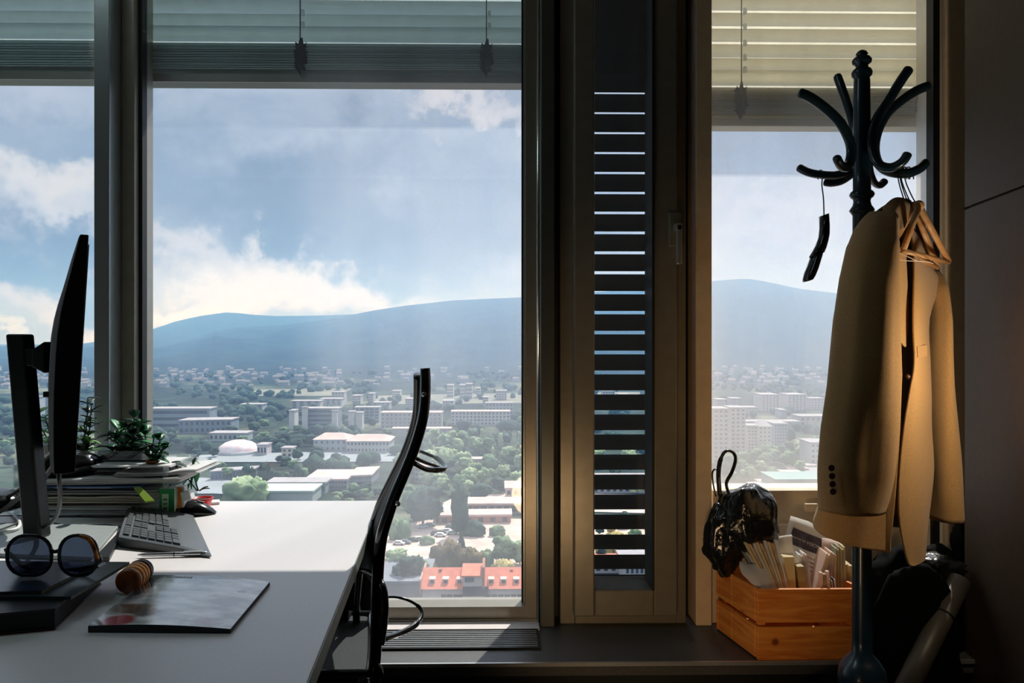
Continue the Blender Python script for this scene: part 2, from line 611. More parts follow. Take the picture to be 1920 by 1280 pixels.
# post between centre window and casement
m = MB(); fb(m, 1013.5, 1040, 2.075, 2.24, SILL, ZT); struct(m.build('trim_5', M_framed, bevel=0.003))
m = MB(); fb(m, 1036, 1056, 2.16, 2.26, SILL, ZT); struct(m.build('trim_6', M_gasket))

# narrow casement window
w3 = struct(thing('window_3', 'narrow casement window with lever handle', 'window', (wx(1170, 2.1), 2.1, SILL)))
del w3['category']
m = MB()
zf = wz(1172, 2.10)
fb(m, 1050, 1078, 2.10, 2.24, SILL, ZT)
fb(m, 1268, 1286, 2.10, 2.24, SILL, ZT)
m.box(wx(1078, 2.10), wx(1268, 2.10), 2.0999, 2.24, SILL, wz(1150, 2.1))
m.build('window_frame', M_frame, w3, bevel=0.002)
m = MB()
fb(m, 1076, 1115, 2.06, 2.19, wz(1157, 2.06), ZT)
fb(m, 1226, 1270, 2.06, 2.19, wz(1157, 2.06), ZT)
m.box(wx(1115, 2.06), wx(1226, 2.06), 2.0601, 2.19, wz(1157, 2.06), wz(1107, 2.06))
m.build('sash', M_frame, w3, bevel=0.004)
MB().box(wx(1110, 2.06), wx(1230, 2.06), 2.165, 2.171, wz(1112, 2.06), ZT - 0.02).build('glass', M_glass_clean, w3)
m = MB()
m.box(wx(1222, 2.06), wx(1226.5, 2.06), 2.055, 2.16, wz(1107, 2.06), ZT - 0.02)
m.build('gasket', M_gasket, w3)
h = MB().box(wx(1254, 2.05), wx(1276, 2.05), 2.045, 2.0595, wz(462, 2.05), wz(398, 2.05)).build('handle', M_frame, w3, bevel=0.003)
h['label'] = 'grey rosette with lever handle'
MB().box(wx(1268, 2.02), wx(1278, 2.02), 2.012, 2.028, wz(495, 2.02), wz(420, 2.02)).box(wx(1266, 2.02), wx(1278, 2.02), 2.012, 2.045, wz(432, 2.02), wz(418, 2.02)).build('lever', M_alu, h, bevel=0.003)

m = MB(); fb(m, 1284, 1306, 2.17, 2.26, SILL, ZT); struct(m.build('trim_7', M_gasket))

# right window
w4 = struct(thing('window_4', 'right window with cream lower panel', 'window', (wx(1550, 2.1), 2.1, SILL)))
del w4['category']
zb4 = wz(918, 2.15)
MB().box(wx(1330, 2.16), wx(1752, 2.16), 2.168, 2.174, zb4 - 0.01, ZT - 0.02).build('glass', M_glass_dusty, w4)
m = MB()
fb(m, 1305, 1335, 2.08, 2.24, SILL, ZT)
m.build('window_frame', mat('frame_beige_paint', L(238, 210, 170), 0.5, 0, 0.05, 30, 0.1, 400), w4, bevel=0.003)
m = MB()
m.box(wx(1335, 2.14), wx(1762, 2.14), 2.13, 2.24, SILL, zb4)
m.box(wx(1335, 2.10), wx(1745, 2.10), 2.10, 2.13, SILL, wz(985, 2.10))
m.build('lower_panel', M_cream, w4, bevel=0.003)
m = MB()
m.box(wx(1748, 2.12), wx(1760, 2.12), 2.115, 2.15, wz(1062, 2.12), ZT - 0.02)
m.build('gasket', M_gasket, w4)
m = MB()
m.box(wx(1761, 2.12), wx(1775, 2.12), 2.12, 2.24, SILL, ZT)
m.build('jamb_strip', mat('white_strip', L(225, 220, 212), 0.5, 0, 0.02, 20), w4, bevel=0.002)
m = MB()
m.box(wx(1775, 2.10), wx(1812, 2.10), 2.10, 2.24, SILL, ZT)
m.build('side_frame', mat('frame_beige_paint', (0, 0, 0)), w4, bevel=0.005)
MB().box(wx(1508, 2.1), wx(1531, 2.1), 2.09, 2.10, wz(960, 2.1), wz(945, 2.1)).build('drain_cap', M_cream, w4, bevel=0.001)

# convector grille let into the sill
g = thing('sill_grille', 'long dark slatted air grille let into the window sill', 'air grille', (wx(860, 2.0), 2.0, SILL))
gx0, gx1 = -1.5, wx(1012, 1.96)
y0g, y1g = 1.925, 2.052
MB().box(gx0, gx1, y0g, y0g + 0.006, SILL, SILL + 0.006).box(gx0, gx1, y1g - 0.006, y1g, SILL, SILL + 0.006).box(gx1 - 0.006, gx1, y0g + 0.006, y1g - 0.006, SILL, SILL + 0.006).build('frame', mat('grille_rim', L(30, 32, 32), 0.4, 0.5), g)
m = MB()
for i in range(9):
    yy = y0g + 0.012 + i * 0.0125
    m.box(gx0, gx1 - 0.006, yy, yy + 0.0055, SILL + 0.0005, SILL + 0.005)
m.build('slats', mat('grille_slat', L(130, 134, 134), 0.4, 0.5, 0.05, 40), g)
MB().box(gx0, gx1 - 0.007, y0g + 0.007, y1g - 0.007, SILL + 0.0001, SILL + 0.0004).build('well', M_gasket, g)

# ================================================================ BLINDS (outside the glass)
M_slat_c = mat('blind_slat_grey', L(198, 212, 212), 0.5, 0.0, 0.03, 30, trans=0.45)
M_slat_r = mat('blind_slat_cream', L(226, 220, 200), 0.5, 0.0, 0.03, 30, trans=0.7)
M_slat_d = mat('blind_slat_dark', L(16, 22, 22), 0.6, 0.0, 0.05, 30)
M_cord = mat('blind_cord', (0.01, 0.012, 0.012), 0.7)
M_clip = mat('blind_clip', L(245, 248, 248), 0.4, 0, 0.02, 20, trans=0.8)
YBL = 2.27
M_lit_edge = mat('blind_slat_lit_edge', L(222, 234, 230), 0.4, 0, 0.02, 30, trans=0.3)  # paler colour draws the lines of light on the stacked slat edges


def slat_mb(x0, x1, yc, zc, wdt, tilt, curve=0.006, n=6):
    """curved slat: tilt = angle of the slat from level, outer edge lower"""
    m = MB(); m.smooth = True
    rows = []
    for x in (x0, x1):
        r = []
        for k in range(n + 1):
            s = k / n - 0.5
            along = s * wdt
            arch = curve * (1 - (2 * s) ** 2)
            dy = along * math.cos(tilt) + arch * math.sin(tilt)
            dz = -along * math.sin(tilt) + arch * math.cos(tilt)
            r.append(Vector((x, yc + dy, zc + dz)))
        rows.append(r)
    m.loft(rows, closed=False)
    return m


def blind(name, label, x0, x1, zbottom, matl, cords, rail=None):
    t = thing(name, label, 'window blind', ((x0 + x1) / 2, YBL, zbottom))
    z = zbottom
    # rail
    MB().box(x0, x1, YBL - 0.03, YBL + 0.03, z, z + 0.026).build('bottom_rail', rail or M_frame, t, bevel=0.003)
    z += 0.038
    for k in range(15):
        sm_ = slat_mb(x0, x1, YBL, z + 0.0, 0.066, 0.10, 0.003)
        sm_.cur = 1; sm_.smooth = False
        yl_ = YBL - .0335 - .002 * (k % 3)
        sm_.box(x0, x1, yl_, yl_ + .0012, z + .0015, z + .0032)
        s = sm_.build('stacked_slat', [matl, M_lit_edge], t, fix=False)
        z += 0.0052
    z += 0.026
    tz = [1.25, 1.12, 0.98, 0.88]
    pitch = [0.036, 0.043, 0.048]
    i = 0
    while z < ZT - 0.03:
        slat_mb(x0, x1, YBL, z, 0.072, tz[min(i, 3)], 0.005).build('slat', matl, t, fix=False)
        z += pitch[min(i, 2)]
        i += 1
    for cx in cords:
        MB().box(cx - 0.0015, cx + 0.0015, YBL - 0.043, YBL - 0.040, zbottom + 0.12, ZT).build('ladder_cord', M_cord, t)
        MB().blob((cx, YBL - 0.035, zbottom + 0.075), (0.017, 0.010, 0.046), 3, 0.7, 3.5, 3).build('cord_bundle', M_cord, t)
        zz = zbottom + 0.165
        k = 0
        while zz < 2.14:
            MB().box(cx + 0.004, cx + 0.014, YBL - 0.050, YBL - 0.042, zz - 0.009, zz + 0.009).build('clip', M_clip, t, bevel=0.001)
            zz += pitch[min(k, 2)]; k += 1
    return t


blind('venetian_blind', 'grey outdoor venetian blind gathered above the left pane, left of the dark post', XL, wx(215, 2.26), wz(160, YBL), M_slat_c, [])
blind('venetian_blind', 'wide teal-grey outdoor venetian blind with two dark cords above the centre window', wx(245, 2.26), wx(1030, 2.26), wz(163, YBL), M_slat_c, [wx(563, YBL - .04), wx(912, YBL - .04)])
blind('venetian_blind', 'bright cream outdoor venetian blind lowered behind the top of the coat rack', wx(1308, 2.26), wx(1790, 2.26), wz(240, YBL), M_slat_r, [wx(1390, YBL - .04), wx(1731, YBL - .04)], M_cream)
# the narrow one is let down all the way, slats almost shut
t = thing('venetian_blind', 'dark fully lowered slatted blind with thin bright gaps behind narrow casement', 'window blind', (wx(1170, 2.24), 2.24, wz(1105, 2.24)))
pitch = 37.45 / F * YBL
z = wz(1103, YBL)
x0, x1 = wx(1100, 2.24), wx(1240, 2.24)
i = 0
while z < ZT - 0.02:
    up_ = z > wz(135, YBL)
    s = slat_mb(x0, x1, YBL, z + 0.019, 0.064 if up_ else 0.0535, math.radians(80 if up_ else 69), 0.004)
    s.build('slat', M_slat_d, t, fix=False)
    z += pitch
MB().box(x0, x1, YBL - 0.02, YBL + 0.02, wz(1118, YBL), wz(1106, YBL)).build('bottom_rail', M_slat_d, t)

# ================================================================ CABINET on the right
A = W(1808, 391, 1.9); B = W(1920, 348, 1.6205)
dirn = (B - A); dirn.z = 0; dirn.normalize()
perp = Vector((-dirn.y, dirn.x, 0))
if perp.x < 0: perp = -perp
zs = A.z
M_cab = mat('cabinet_brown_laminate', L(64, 50, 36), 0.7, 0, 0.08, 60, 0.15, 500)
c = thing('tall_cabinet', 'tall dark brown laminate cabinet along the right edge with a joint between sections', 'cabinet', (A.x + 0.3, 1.5, 0))


def cab(z0, z1, name, off=0.0):
    p0 = Vector((A.x, A.y, z0)) + perp * off
    return MB().prism([p0, p0 + dirn * 1.05, p0 + dirn * 1.05 + perp * 0.6, p0 + perp * 0.6], (0, 0, z1 - z0)).build(name, M_cab, c, bevel=0.002)


cab(0, zs - 0.003, 'lower_section'); cab(zs + 0.003, 2.6, 'upper_section')
p0 = Vector((A.x, A.y, zs - 0.003)) + perp * 0.012 + dirn * 0.01
MB().prism([p0, p0 + dirn * 1.0, p0 + dirn * 1.0 + perp * 0.5, p0 + perp * 0.5], (0, 0, 0.006)).build('joint', M_gasket, c)

# ================================================================ DESK
M_desk = mat('desk_top_laminate', L(228, 224, 224), 0.33, 0, 0.02, 200, 0.05, 700)
M_edge = mat('desk_edge_band', L(120, 128, 124), 0.5, 0, 0.03, 40)
M_steel = mat('dark_steel', L(40, 44, 44), 0.45, 0.5, 0.05, 40)
desk = thing('office_desk', 'pale grey office desk running from the window towards the viewer', 'desk', (-1.2, 1.2, 0))
c1 = D(712, 938); c0 = D(575, 1280)
dd = (c0 - c1); dd.normalize()
cn = c1 + dd * 1.75
poly = [Vector((-2.4, c1.y, 0.705)), Vector((c1.x, c1.y, 0.705)), Vector((cn.x, cn.y, 0.705)), Vector((-2.4, cn.y, 0.705))]
MB().prism(poly, (0, 0, 0.025)).build('desk_top', M_desk, desk, bevel=0.0015)
n = Vector((-dd.y, dd.x, 0))
if n.x < 0: n = -n
mm = MB()
q = Vector((c1.x, c1.y, 0.7035))
mm.prism([q + n * 0.0005, q + dd * 1.75 + n * 0.0005, q + dd * 1.75 + n * 0.002, q + n * 0.002], (0, 0, 0.0262)).build('edge_band', M_edge, desk)
q = Vector((c1.x, c1.y - 0.02, 0.655)) - n * 0.03
MB().prism([q, q + dd * 1.6, q + dd * 1.6 - n * 0.03, q - n * 0.03], (0, 0, 0.0495)).build('rail', M_steel, desk, bevel=0.002)
for (lx, ly) in ((c1.x - 0.09, c1.y - 0.08), (c1.x - 0.62, 0.5), (-2.3, c1.y - 0.08), (-2.3, 0.5)):
    MB().box(lx - 0.03, lx + 0.03, ly - 0.03, ly + 0.03, 0, 0.7045).build('leg', M_steel, desk, bevel=0.003)
# ================================================================ THE CITY OUTSIDE
GZ = -70.0
GH = EYE - GZ


def gY(py):
    return GH * F / max(py - 640, 1)


def G(px, py):
    """ground point of a photo pixel on the flat part of the city"""
    return W(px, py, gY(py))


R2 = [(-900, 640), (0, 662), (100, 650), (176, 641), (270, 622), (330, 601), (380, 590), (410, 586), (424, 584), (438, 583), (455, 587), (480, 589), (520, 591), (600, 590), (700, 586), (900, 590), (1400, 600), (2400, 620)]
R1 = [(-900, 676), (0, 676), (150, 668), (270, 655), (340, 640), (400, 622), (440, 614), (520, 610), (600, 601), (640, 594), (700, 582), (760, 573), (850, 563), (980, 557), (1150, 545), (1280, 530), (1338, 526), (1400, 521), (1440, 528), (1500, 541), (1570, 549), (1700, 566), (1900, 590), (2600, 640)]


def ridge_z(tab, px, Y):
    return EYE + (640 - interp(tab, px)) / F * Y


def terrain(px, Y):
    """height of the land at photo column px and distance Y"""
    base = GZ
    t = (Y - 1500) / 900
    if t > 0:
        base = GZ + 12 * min(t, 3) ** 1.2
    z = base
    zr = ridge_z(R1, px, 4200)
    f = (Y - 2100) / (4200 - 2100)
    if f > 0:
        k = f if f <= 1 else max(0, 1 - (f - 1) * 1.4)
        s = k ** 1.08
        z = max(z, base + (zr - base) * s) if f <= 1 else base + (zr - base) * s
        nz = noise.noise(Vector((px * 0.011, Y * 0.0016, 2.0))) * 45 + noise.noise(Vector((px * 0.04, Y * 0.006, 4.0))) * 16
        z += nz * k * (1 - k) * 3.0
    zr2 = ridge_z(R2, px, 5600)
    f2 = (Y - 3900) / (5600 - 3900)
    if f2 > 0:
        k = f2 if f2 <= 1 else max(0, 1 - (f2 - 1) * 2)
        z2 = base + (zr2 - base) * k ** 1.2
        z = max(z, z2)
    return z


def land_material():
    m = bpy.data.materials.new('land_cover')
    m.use_nodes = True
    nt = m.node_tree; N, K = nt.nodes.new, nt.links.new
    b = nt.nodes['Principled BSDF']; b.inputs['Roughness'].default_value = 0.95
    b.inputs['Specular IOR Level'].default_value = 0.1
    geo = N('ShaderNodeNewGeometry')
    def nz(scale, det=6):
        n = N('ShaderNodeTexNoise'); n.inputs['Scale'].default_value = scale; n.inputs['Detail'].default_value = det
        K(geo.outputs['Position'], n.inputs['Vector']); return n
    n1 = nz(0.006, 8)
    r1 = N('ShaderNodeValToRGB'); e = r1.color_ramp
    e.elements[0].position = 0.42; e.elements[0].color = L(36, 52, 46)
    e.elements[1].position = 0.62; e.elements[1].color = L(112, 118, 98)
    x = e.elements.new(0.52); x.color = L(64, 80, 66)
    K(n1.outputs['Fac'], r1.inputs['Fac'])
    n2 = nz(0.05, 6)
    r2 = N('ShaderNodeValToRGB'); e = r2.color_ramp
    e.elements[0].position = 0.35; e.elements[0].color = (0.35, 0.35, 0.35, 1)
    e.elements[1].position = 0.7; e.elements[1].color = (1.35, 1.35, 1.35, 1)
    K(n2.outputs['Fac'], r2.inputs['Fac'])
    mu = N('ShaderNodeMix'); mu.data_type = 'RGBA'; mu.blend_type = 'MULTIPLY'; mu.inputs['Factor'].default_value = 1
    K(r1.outputs['Color'], mu.inputs['A']); K(r2.outputs['Color'], mu.inputs['B'])
    # forest from the mountain foot on, colour darkened and blued for haze
    sp = N('ShaderNodeSeparateXYZ'); K(geo.outputs['Position'], sp.inputs[0])
    mr = N('ShaderNodeMapRange'); mr.inputs['From Min'].default_value = 1150; mr.inputs['From Max'].default_value = 1500
    K(sp.outputs['Y'], mr.inputs['Value'])
    fr = N('ShaderNodeMix'); fr.data_type = 'RGBA'
    n3 = nz(0.012, 9)
    r3 = N('ShaderNodeValToRGB'); e = r3.color_ramp
    e.elements[0].position = 0.4; e.elements[0].color = L(14, 26, 30)
    e.elements[1].position = 0.62; e.elements[1].color = L(38, 52, 50)
    K(n3.outputs['Fac'], r3.inputs['Fac'])
    K(mr.outputs['Result'], fr.inputs['Factor']); K(mu.outputs['Result'], fr.inputs['A']); K(r3.outputs['Color'], fr.inputs['B'])
    K(fr.outputs['Result'], b.inputs['Base Color'])
    return m


M_land = land_material()
mb = MB(); mb.smooth = True
rows = []
Ys = [60, 90, 130, 180, 240, 320, 420, 560, 750, 1000, 1300, 1500, 1650, 1800, 1950, 2100] + [2100 + 75 * i for i in range(1, 62)]
for Y in Ys:
    r = []
    for i in range(0, 171):
        px = -1400 + i * 24
        p = W(px, 640, Y)
        r.append(Vector((p.x, Y, terrain(px, Y))))
    rows.append(r)
mb.loft(rows, closed=False)
struct(mb.build('mountains', M_land, fix=False, origin=(0, 2000, GZ)))

# ---- haze over the city: a real scattering volume
hz = bpy.data.materials.new('valley_haze')
hz.use_nodes = True
nt = hz.node_tree; nt.nodes.clear()
o_ = nt.nodes.new('ShaderNodeOutputMaterial')
vs_ = nt.nodes.new('ShaderNodeVolumeScatter')
vs_.inputs['Color'].default_value = (0.10, 0.26, 0.55, 1)
vs_.inputs['Density'].default_value = HAZE
vs_.inputs['Anisotropy'].default_value = 0.35
nt.links.new(vs_.outputs[0], o_.inputs['Volume'])
hb = MB().box(-6000, 6000, 30, 5900, GZ - 60, 345).build('valley_haze', hz)
tag(hb, 'bluish haze hanging over the city and the mountain foot', 'haze', kind='stuff')

# ---- ground surfaces
def patch(name, pts, m, z=0.25, label=None, group=None):
    P = [Vector((p.x, p.y, GZ + z)) for p in (G(a, b) for a, b in pts)]
    return struct(MB().prism(P, (0, 0, 0.2)).build(name, m), label)


M_road = mat('road_and_reflection_strip', L(146, 154, 160), 0.9, 0, 0.08, 0.05)
M_dirt = mat('sunlit_dirt_yard', L(214, 190, 178), 0.95, 0, 0.22, 0.10, 0.5, 0.3)
M_field = mat('dry_field', L(122, 124, 110), 0.95, 0, 0.25, 0.03)
patch('road', [(250, 866), (620, 866), (800, 866), (800, 848), (640, 846), (400, 852), (250, 857)], M_road, 0.3)  # pale ground strip modelling a reflection of the room in the glass
patch('road', [(400, 925), (560, 932), (560, 915), (380, 895), (250, 905), (250, 925)], M_road, 0.3)
patch('ground_yard', [(700, 1075), (985, 1065), (1230, 1060), (1230, 985), (985, 975), (860, 968), (740, 985), (690, 1010)], M_dirt, 0.2)
patch('ground_yard', [(800, 958), (990, 958), (1240, 965), (1240, 930), (985, 925), (860, 930)], M_dirt, 0.24)
patch('field', [(690, 758), (985, 756), (1200, 756), (1200, 735), (900, 738), (690, 742)], M_field, 0.2)
patch('field', [(440, 742), (640, 742), (660, 728), (480, 730)], M_field, 0.2)
patch('road', [(1395, 912), (1560, 915), (1560, 872), (1500, 876)], M_road, 0.3)

# ---- buildings
OCC = []


def free_spot(x, y, r):
    return all((x - a) ** 2 + (y - b) ** 2 > (r + c_) ** 2 for a, b, c_ in OCC)


def bmat(rgb):
    return mat('facade_%d_%d_%d' % rgb, L(*[int(c * .9) for c in rgb]), 0.85, 0, 0.06, 0.2)


M_win = mat('far_window_glass', L(58, 70, 82), 0.25, 0, 0.2, 0.4)
M_rooftar = mat('flat_roof_grey', L(168, 164, 168), 0.9, 0, 0.1, 0.2)
M_roofpink = mat('flat_roof_pink', L(208, 184, 178), 0.9, 0, 0.12, 0.15)
M_redtile = mat('red_roof_tiles', L(206, 120, 96), 0.85, 0, 0.12, 0.8, 0.3, 3, stretch=(1, 0.4, 1))


def building(label, pxl, pxr, yb, yt, depth, col, floors=0, cols=0, roof='flat', roofm=None, cat='building', group=None, name='building', skew=0.0, win='rect', wh=0.5, ww=0.5, yoff=0):
    Y = gY(yb)
    a, b = W(pxl, yb, Y), W(pxr, yb, Y)
    wd = b.x - a.x
    h = (yb - yt) / F * Y
    t = thing(name, label, cat, ((a.x + b.x) / 2, Y + depth / 2, GZ), group)
    k_ = max(1, int(wd / 10))
    for i_ in range(k_ + 1):
        OCC.append((a.x + wd * i_ / k_, Y + depth / 2, depth * .6))
    dy = wd * skew
    m = MB()
    z0, z1 = GZ - 1, GZ + h
    m.prism([(a.x, Y, z0), (b.x, Y + dy, z0), (b.x, Y + dy + depth, z0), (a.x, Y + depth, z0)], (0, 0, z1 - z0))
    m.build('walls', bmat(col), t)
    rm = roofm or M_rooftar
    if roof == 'flat':
        e = 0.5
        MB().prism([(a.x - e, Y - e, z1), (b.x + e, Y + dy - e, z1), (b.x + e, Y + dy + depth + e, z1), (a.x - e, Y + depth + e, z1)], (0, 0, 0.7)).build('roof', rm, t)
    elif roof == 'gable':
        r = MB(); e = 0.8; hr = min(depth * 0.3, h * 0.4)
        r.add([(a.x - e, Y - e, z1), (b.x + e, Y + dy - e, z1), (b.x + e, Y + dy + depth + e, z1), (a.x - e, Y + depth + e, z1), (a.x - e + depth * .25, Y + depth / 2, z1 + hr), (b.x + e - depth * .25, Y + dy + depth / 2, z1 + hr)],
              [(0, 3, 2, 1), (0, 1, 5, 4), (2, 3, 4, 5), (1, 2, 5), (3, 0, 4)])
        r.build('roof', rm, t)
    if floors and cols and win == 'rect':
        fh = h / floors; cw = wd / cols
        proto = None
        for f in range(floors):
            for c_ in range(cols):
                x = a.x + cw * (c_ + 0.5); z = z0 + 1 + fh * (f + 0.55)
                y = Y + dy * (x - a.x) / wd
                if proto is None:
                    proto = MB().box(x - cw * ww / 2, x + cw * ww / 2, y - 0.15, y + 0.1, z - fh * wh / 2, z + fh * wh / 2).build('window', M_win, t)
                    px_, pz_, py_ = x, z, y
                else:
                    q = proto.copy(); COL.objects.link(q); q.parent = t
                    q.location = (x - px_, y - py_, z - pz_)
    elif floors and win == 'band':
        fh = h / floors
        for f in range(floors):
            z = z0 + 1 + fh * (f + 0.5)
            mm_ = MB()
            mm_.prism([(a.x + wd * .04, Y - .15, z - fh * .22), (b.x - wd * .04, Y - .15 + dy, z - fh * .22), (b.x - wd * .04, Y + .1 + dy, z - fh * .22), (a.x + wd * .04, Y + .1, z - fh * .22)], (0, 0, fh * .44))
            mm_.build('window_band', M_win, t)
    return t


PALE = (196, 204, 212); WHITE = (226, 226, 228); BLUEG = (150, 166, 182); BEI = (206, 196, 186)
# centre window, mid distance
building('long grey two-storey block far left, just right of the window post', 278, 392, 802, 766, 16, (150, 164, 178), 3, 1, win='band', skew=0.02)
building('grey stepped hall right beside the long two-storey block', 335, 428, 812, 788, 18, (140, 156, 172), 2, 10, win='rect', skew=0.15)
building('low saw-tooth shed with slanting skylight ribs', 392, 462, 826, 812, 14, (190, 200, 208), 1, 8, wh=.5)
building('white office block with stacked balcony bands and blank end walls', 566, 634, 808, 766, 14, (140, 152, 166), 5, 1, win='band')
building('tall white end wall slab of the banded office block', 542, 552, 804, 770, 12, WHITE)
building('slim blank white stair tower left of banded office block', 566, 576, 809, 764, 3, WHITE)
building('second blank white stair tower right of banded office block', 622, 632, 809, 770, 3, WHITE)
building('office block with open frame floors behind two white slabs', 665, 711, 792, 764, 12, (160, 174, 190), 5, 5, wh=.6, ww=.7)
building('left white slab in front of the open-frame office block', 653, 663, 806, 772, 8, WHITE)
building('right white slab in front of the open-frame office block', 667, 679, 805, 774, 8, WHITE)
building('long beige apartment block behind the chair back', 714, 828, 803, 774, 14, (190, 188, 188), 4, 14, wh=.4, ww=.35, roofm=M_roofpink)
building('long white apartment block with a grid of dark windows', 846, 956, 797, 772, 13, (232, 232, 234), 4, 16, wh=.55, ww=.55, roofm=M_roofpink)
building('pale block standing just behind the long white apartment block', 910, 962, 778, 756, 12, (200, 206, 212), 3, 8)
building('low wide institute building with bright hipped roof', 588, 650, 846, 823, 22, (186, 194, 202), 2, 6, 'gable', M_roofpink, wh=.35, ww=.3)
building('right wing of the institute building with a row of dark windows', 650, 730, 849, 826, 22, (212, 212, 212), 2, 12, 'gable', M_roofpink, wh=.4, ww=.45)
building('long low pavilion roof half hidden by the chair back', 735, 845, 812, 804, 10, (200, 196, 200), 1, 1, roofm=M_roofpink)
building('curved low terrace building with flat pale roof', 572, 650, 917, 899, 26, (150, 160, 172), 2, 14, wh=.5, ww=.6, roofm=M_roofpink)
building('end wing of the curved terrace building', 653, 694, 911, 893, 24, (140, 152, 166), 2, 9, wh=.5, ww=.6, roofm=M_roofpink, skew=0.3)
building('long blue-grey arcade building behind the red pot', 395, 466, 900, 884, 9, (120, 138, 160), 1, 12, wh=.6, ww=.5, skew=0.4)
building('small white pavilion right of the dome', 482, 500, 853, 834, 10, (222, 214, 216), 1, 3)
building('beige cube house beside the pale reflection strip', 528, 548, 856, 840, 8, (220, 212, 196), 2, 2)
building('glassy blue-green hall just beyond the desk edge', 500, 610, 925, 905, 12, (140, 164, 166), 1, 10, wh=.5, ww=.7)
building('flat pale roofed store right above the desk edge', 462, 586, 943, 921, 16, (190, 204, 204), 0, 0, roofm=mat('flat_roof_mint', L(196, 214, 208), 0.9))
# white dome
dpos = G(437, 853)
t = thing('dome', 'pink and white inflatable sports dome', 'dome', (dpos.x, dpos.y, GZ))
sc_ = dpos.y / F
m = MB(); m.smooth = True
m.lathe([(40 * sc_, 0), (38 * sc_, 8 * sc_), (34 * sc_, 15 * sc_), (25 * sc_, 21 * sc_), (12 * sc_, 25 * sc_), (0.5, 26 * sc_)], (dpos.x, dpos.y + 10, GZ), 20)
m.build('shell', mat('dome_membrane', L(240, 206, 208), 0.6, 0, 0.02, 0.2, col2=L(246, 240, 240)), t)
MB().lathe([(41 * sc_, 0), (41 * sc_, 6 * sc_), (40 * sc_, 7 * sc_)], (dpos.x, dpos.y + 10, GZ), 20).build('base_ring', bmat(WHITE), t)

# yard sheds
building('long low shed with pink flat roof and open bays, behind the dirt yard', 872, 985, 963, 946, 12, (176, 160, 150), 1, 8, roofm=M_roofpink, wh=.6, ww=.7)
building('brick-red low shed in front of the open-bay shed', 822, 958, 983, 968, 9, (196, 150, 130), 1, 6, roofm=M_roofpink, wh=.5, ww=.4, skew=.05)
building('small grey lean-to at the left end of the brick shed', 818, 836, 980, 966, 8, (110, 120, 130))
building('white block half behind the right edge of the centre pane', 948, 1010, 945, 917, 16, (226, 214, 208), 2, 5, roofm=M_roofpink)
building('glazed grey block behind the poplar grove, right of the chair back', 778, 806, 903, 876, 12, (150, 160, 170), 3, 5, roofm=M_roofpink, wh=.55, ww=.6)
building('pink strip roof among the park trees', 880, 925, 868, 862, 8, (220, 190, 180), roofm=M_roofpink)
building('pale long house seen through the blind slats of casement', 1100, 1240, 925, 900, 14, (214, 212, 210), 2, 12)
building('orange roofed house seen through lower slats of casement', 1100, 1172, 1075, 1060, 12, (220, 210, 200), 1, 5, 'gable', M_redtile)
building('grey apartment house seen through lowest slats of casement', 1172, 1235, 1100, 1062, 14, (200, 200, 200), 2, 7)

# red-roofed house, nearest
Y = 190.0
def H(px, py, dy=0):
    return W(px, py, Y + dy)
t = thing('apartment_house', 'nearest apartment house with red tiled roof, dormers and a raised stair bay', 'house', (H(890, 1100).x, Y + 6, GZ))
wallm = bmat((214, 204, 198))
zE, zR = H(890, 1103).z, W(890, 1063, Y + 7).z
zbt = GZ - 1
x0, x1, x2, x3 = H(792, 1100).x, H(868, 1100).x, H(905, 1100).x, H(1010, 1100).x
MB().box(x0, x3, Y, Y + 14, zbt, zE).build('walls', wallm, t)
r = MB(); e = 0.5
for (u, v) in ((x0, x1), (x2, x3)):
    r.add([(u - e, Y - e, zE), (v, Y - e, zE), (v, Y + 14.5, zE), (u - e, Y + 14.5, zE), (u - e, Y + 7, zR), (v, Y + 7, zR)],
          [(0, 3, 2, 1), (0, 1, 5, 4), (2, 3, 4, 5), (1, 2, 5), (3, 0, 4)])
r.build('roof', M_redtile, t)
bay = MB().box(x1, x2, Y - 1.2, Y + 8, zbt, H(886, 1078).z).build('stair_bay', wallm, t)
MB().prism([(x1 - .4, Y - 1.6, H(886, 1078).z), (x2 + .4, Y - 1.6, H(886, 1078).z), (x2 + .4, Y + 8, W(886, 1058, Y + 8).z), (x1 - .4, Y + 8, W(886, 1058, Y + 8).z)], (0, 0, 0.35)).build('bay_roof', M_redtile, t)
MB().box(x2 - .1, x2 + .5, Y - 1.5, Y + 7, H(886, 1078).z - 3, W(886, 1060, Y).z).build('fire_wall', bmat((176, 120, 100)), t)
for (u, v, w_, h_) in ((874, 1085, 2.3, 1.6), (881, 1085, 0, 0), (886, 1108, 6.5, 2.4)):
    if w_:
        p = W(u + 6, v, Y - 1.3)
        MB().box(p.x - w_ / 2, p.x + w_ / 2, Y - 1.35, Y - 1.1, p.z - h_ / 2, p.z + h_ / 2).build('window', M_win, t)
for px_ in (811, 836, 862, 921, 944, 968, 990):
    p = W(px_, 1087, Y + 3)
    q = MB().box(p.x - .8, p.x + .8, Y + 1.6, Y + 4, p.z - 1, p.z + .7).build('dormer', mat('dormer_pink', L(236, 200, 186), 0.8), t)
    MB().box(p.x - .5, p.x + .5, Y + 1.5, Y + 1.6, p.z - .5, p.z + .4).build('pane', M_win, q)
for px_, py_ in ((826, 1072), (959, 1073), (792, 1078)):
    p = W(px_, py_, Y + 6)
    MB().box(p.x - .4, p.x + .4, Y + 5.5, Y + 6.5, p.z - 1.6, p.z + .8).build('chimney', bmat((150, 100, 86)), t)
MB().box(x0 - .7, x0 - .3, Y - .5, Y + 14, zE - 1, zE + 2.5).build('gutter_wall', bmat((214, 170, 150)), t)
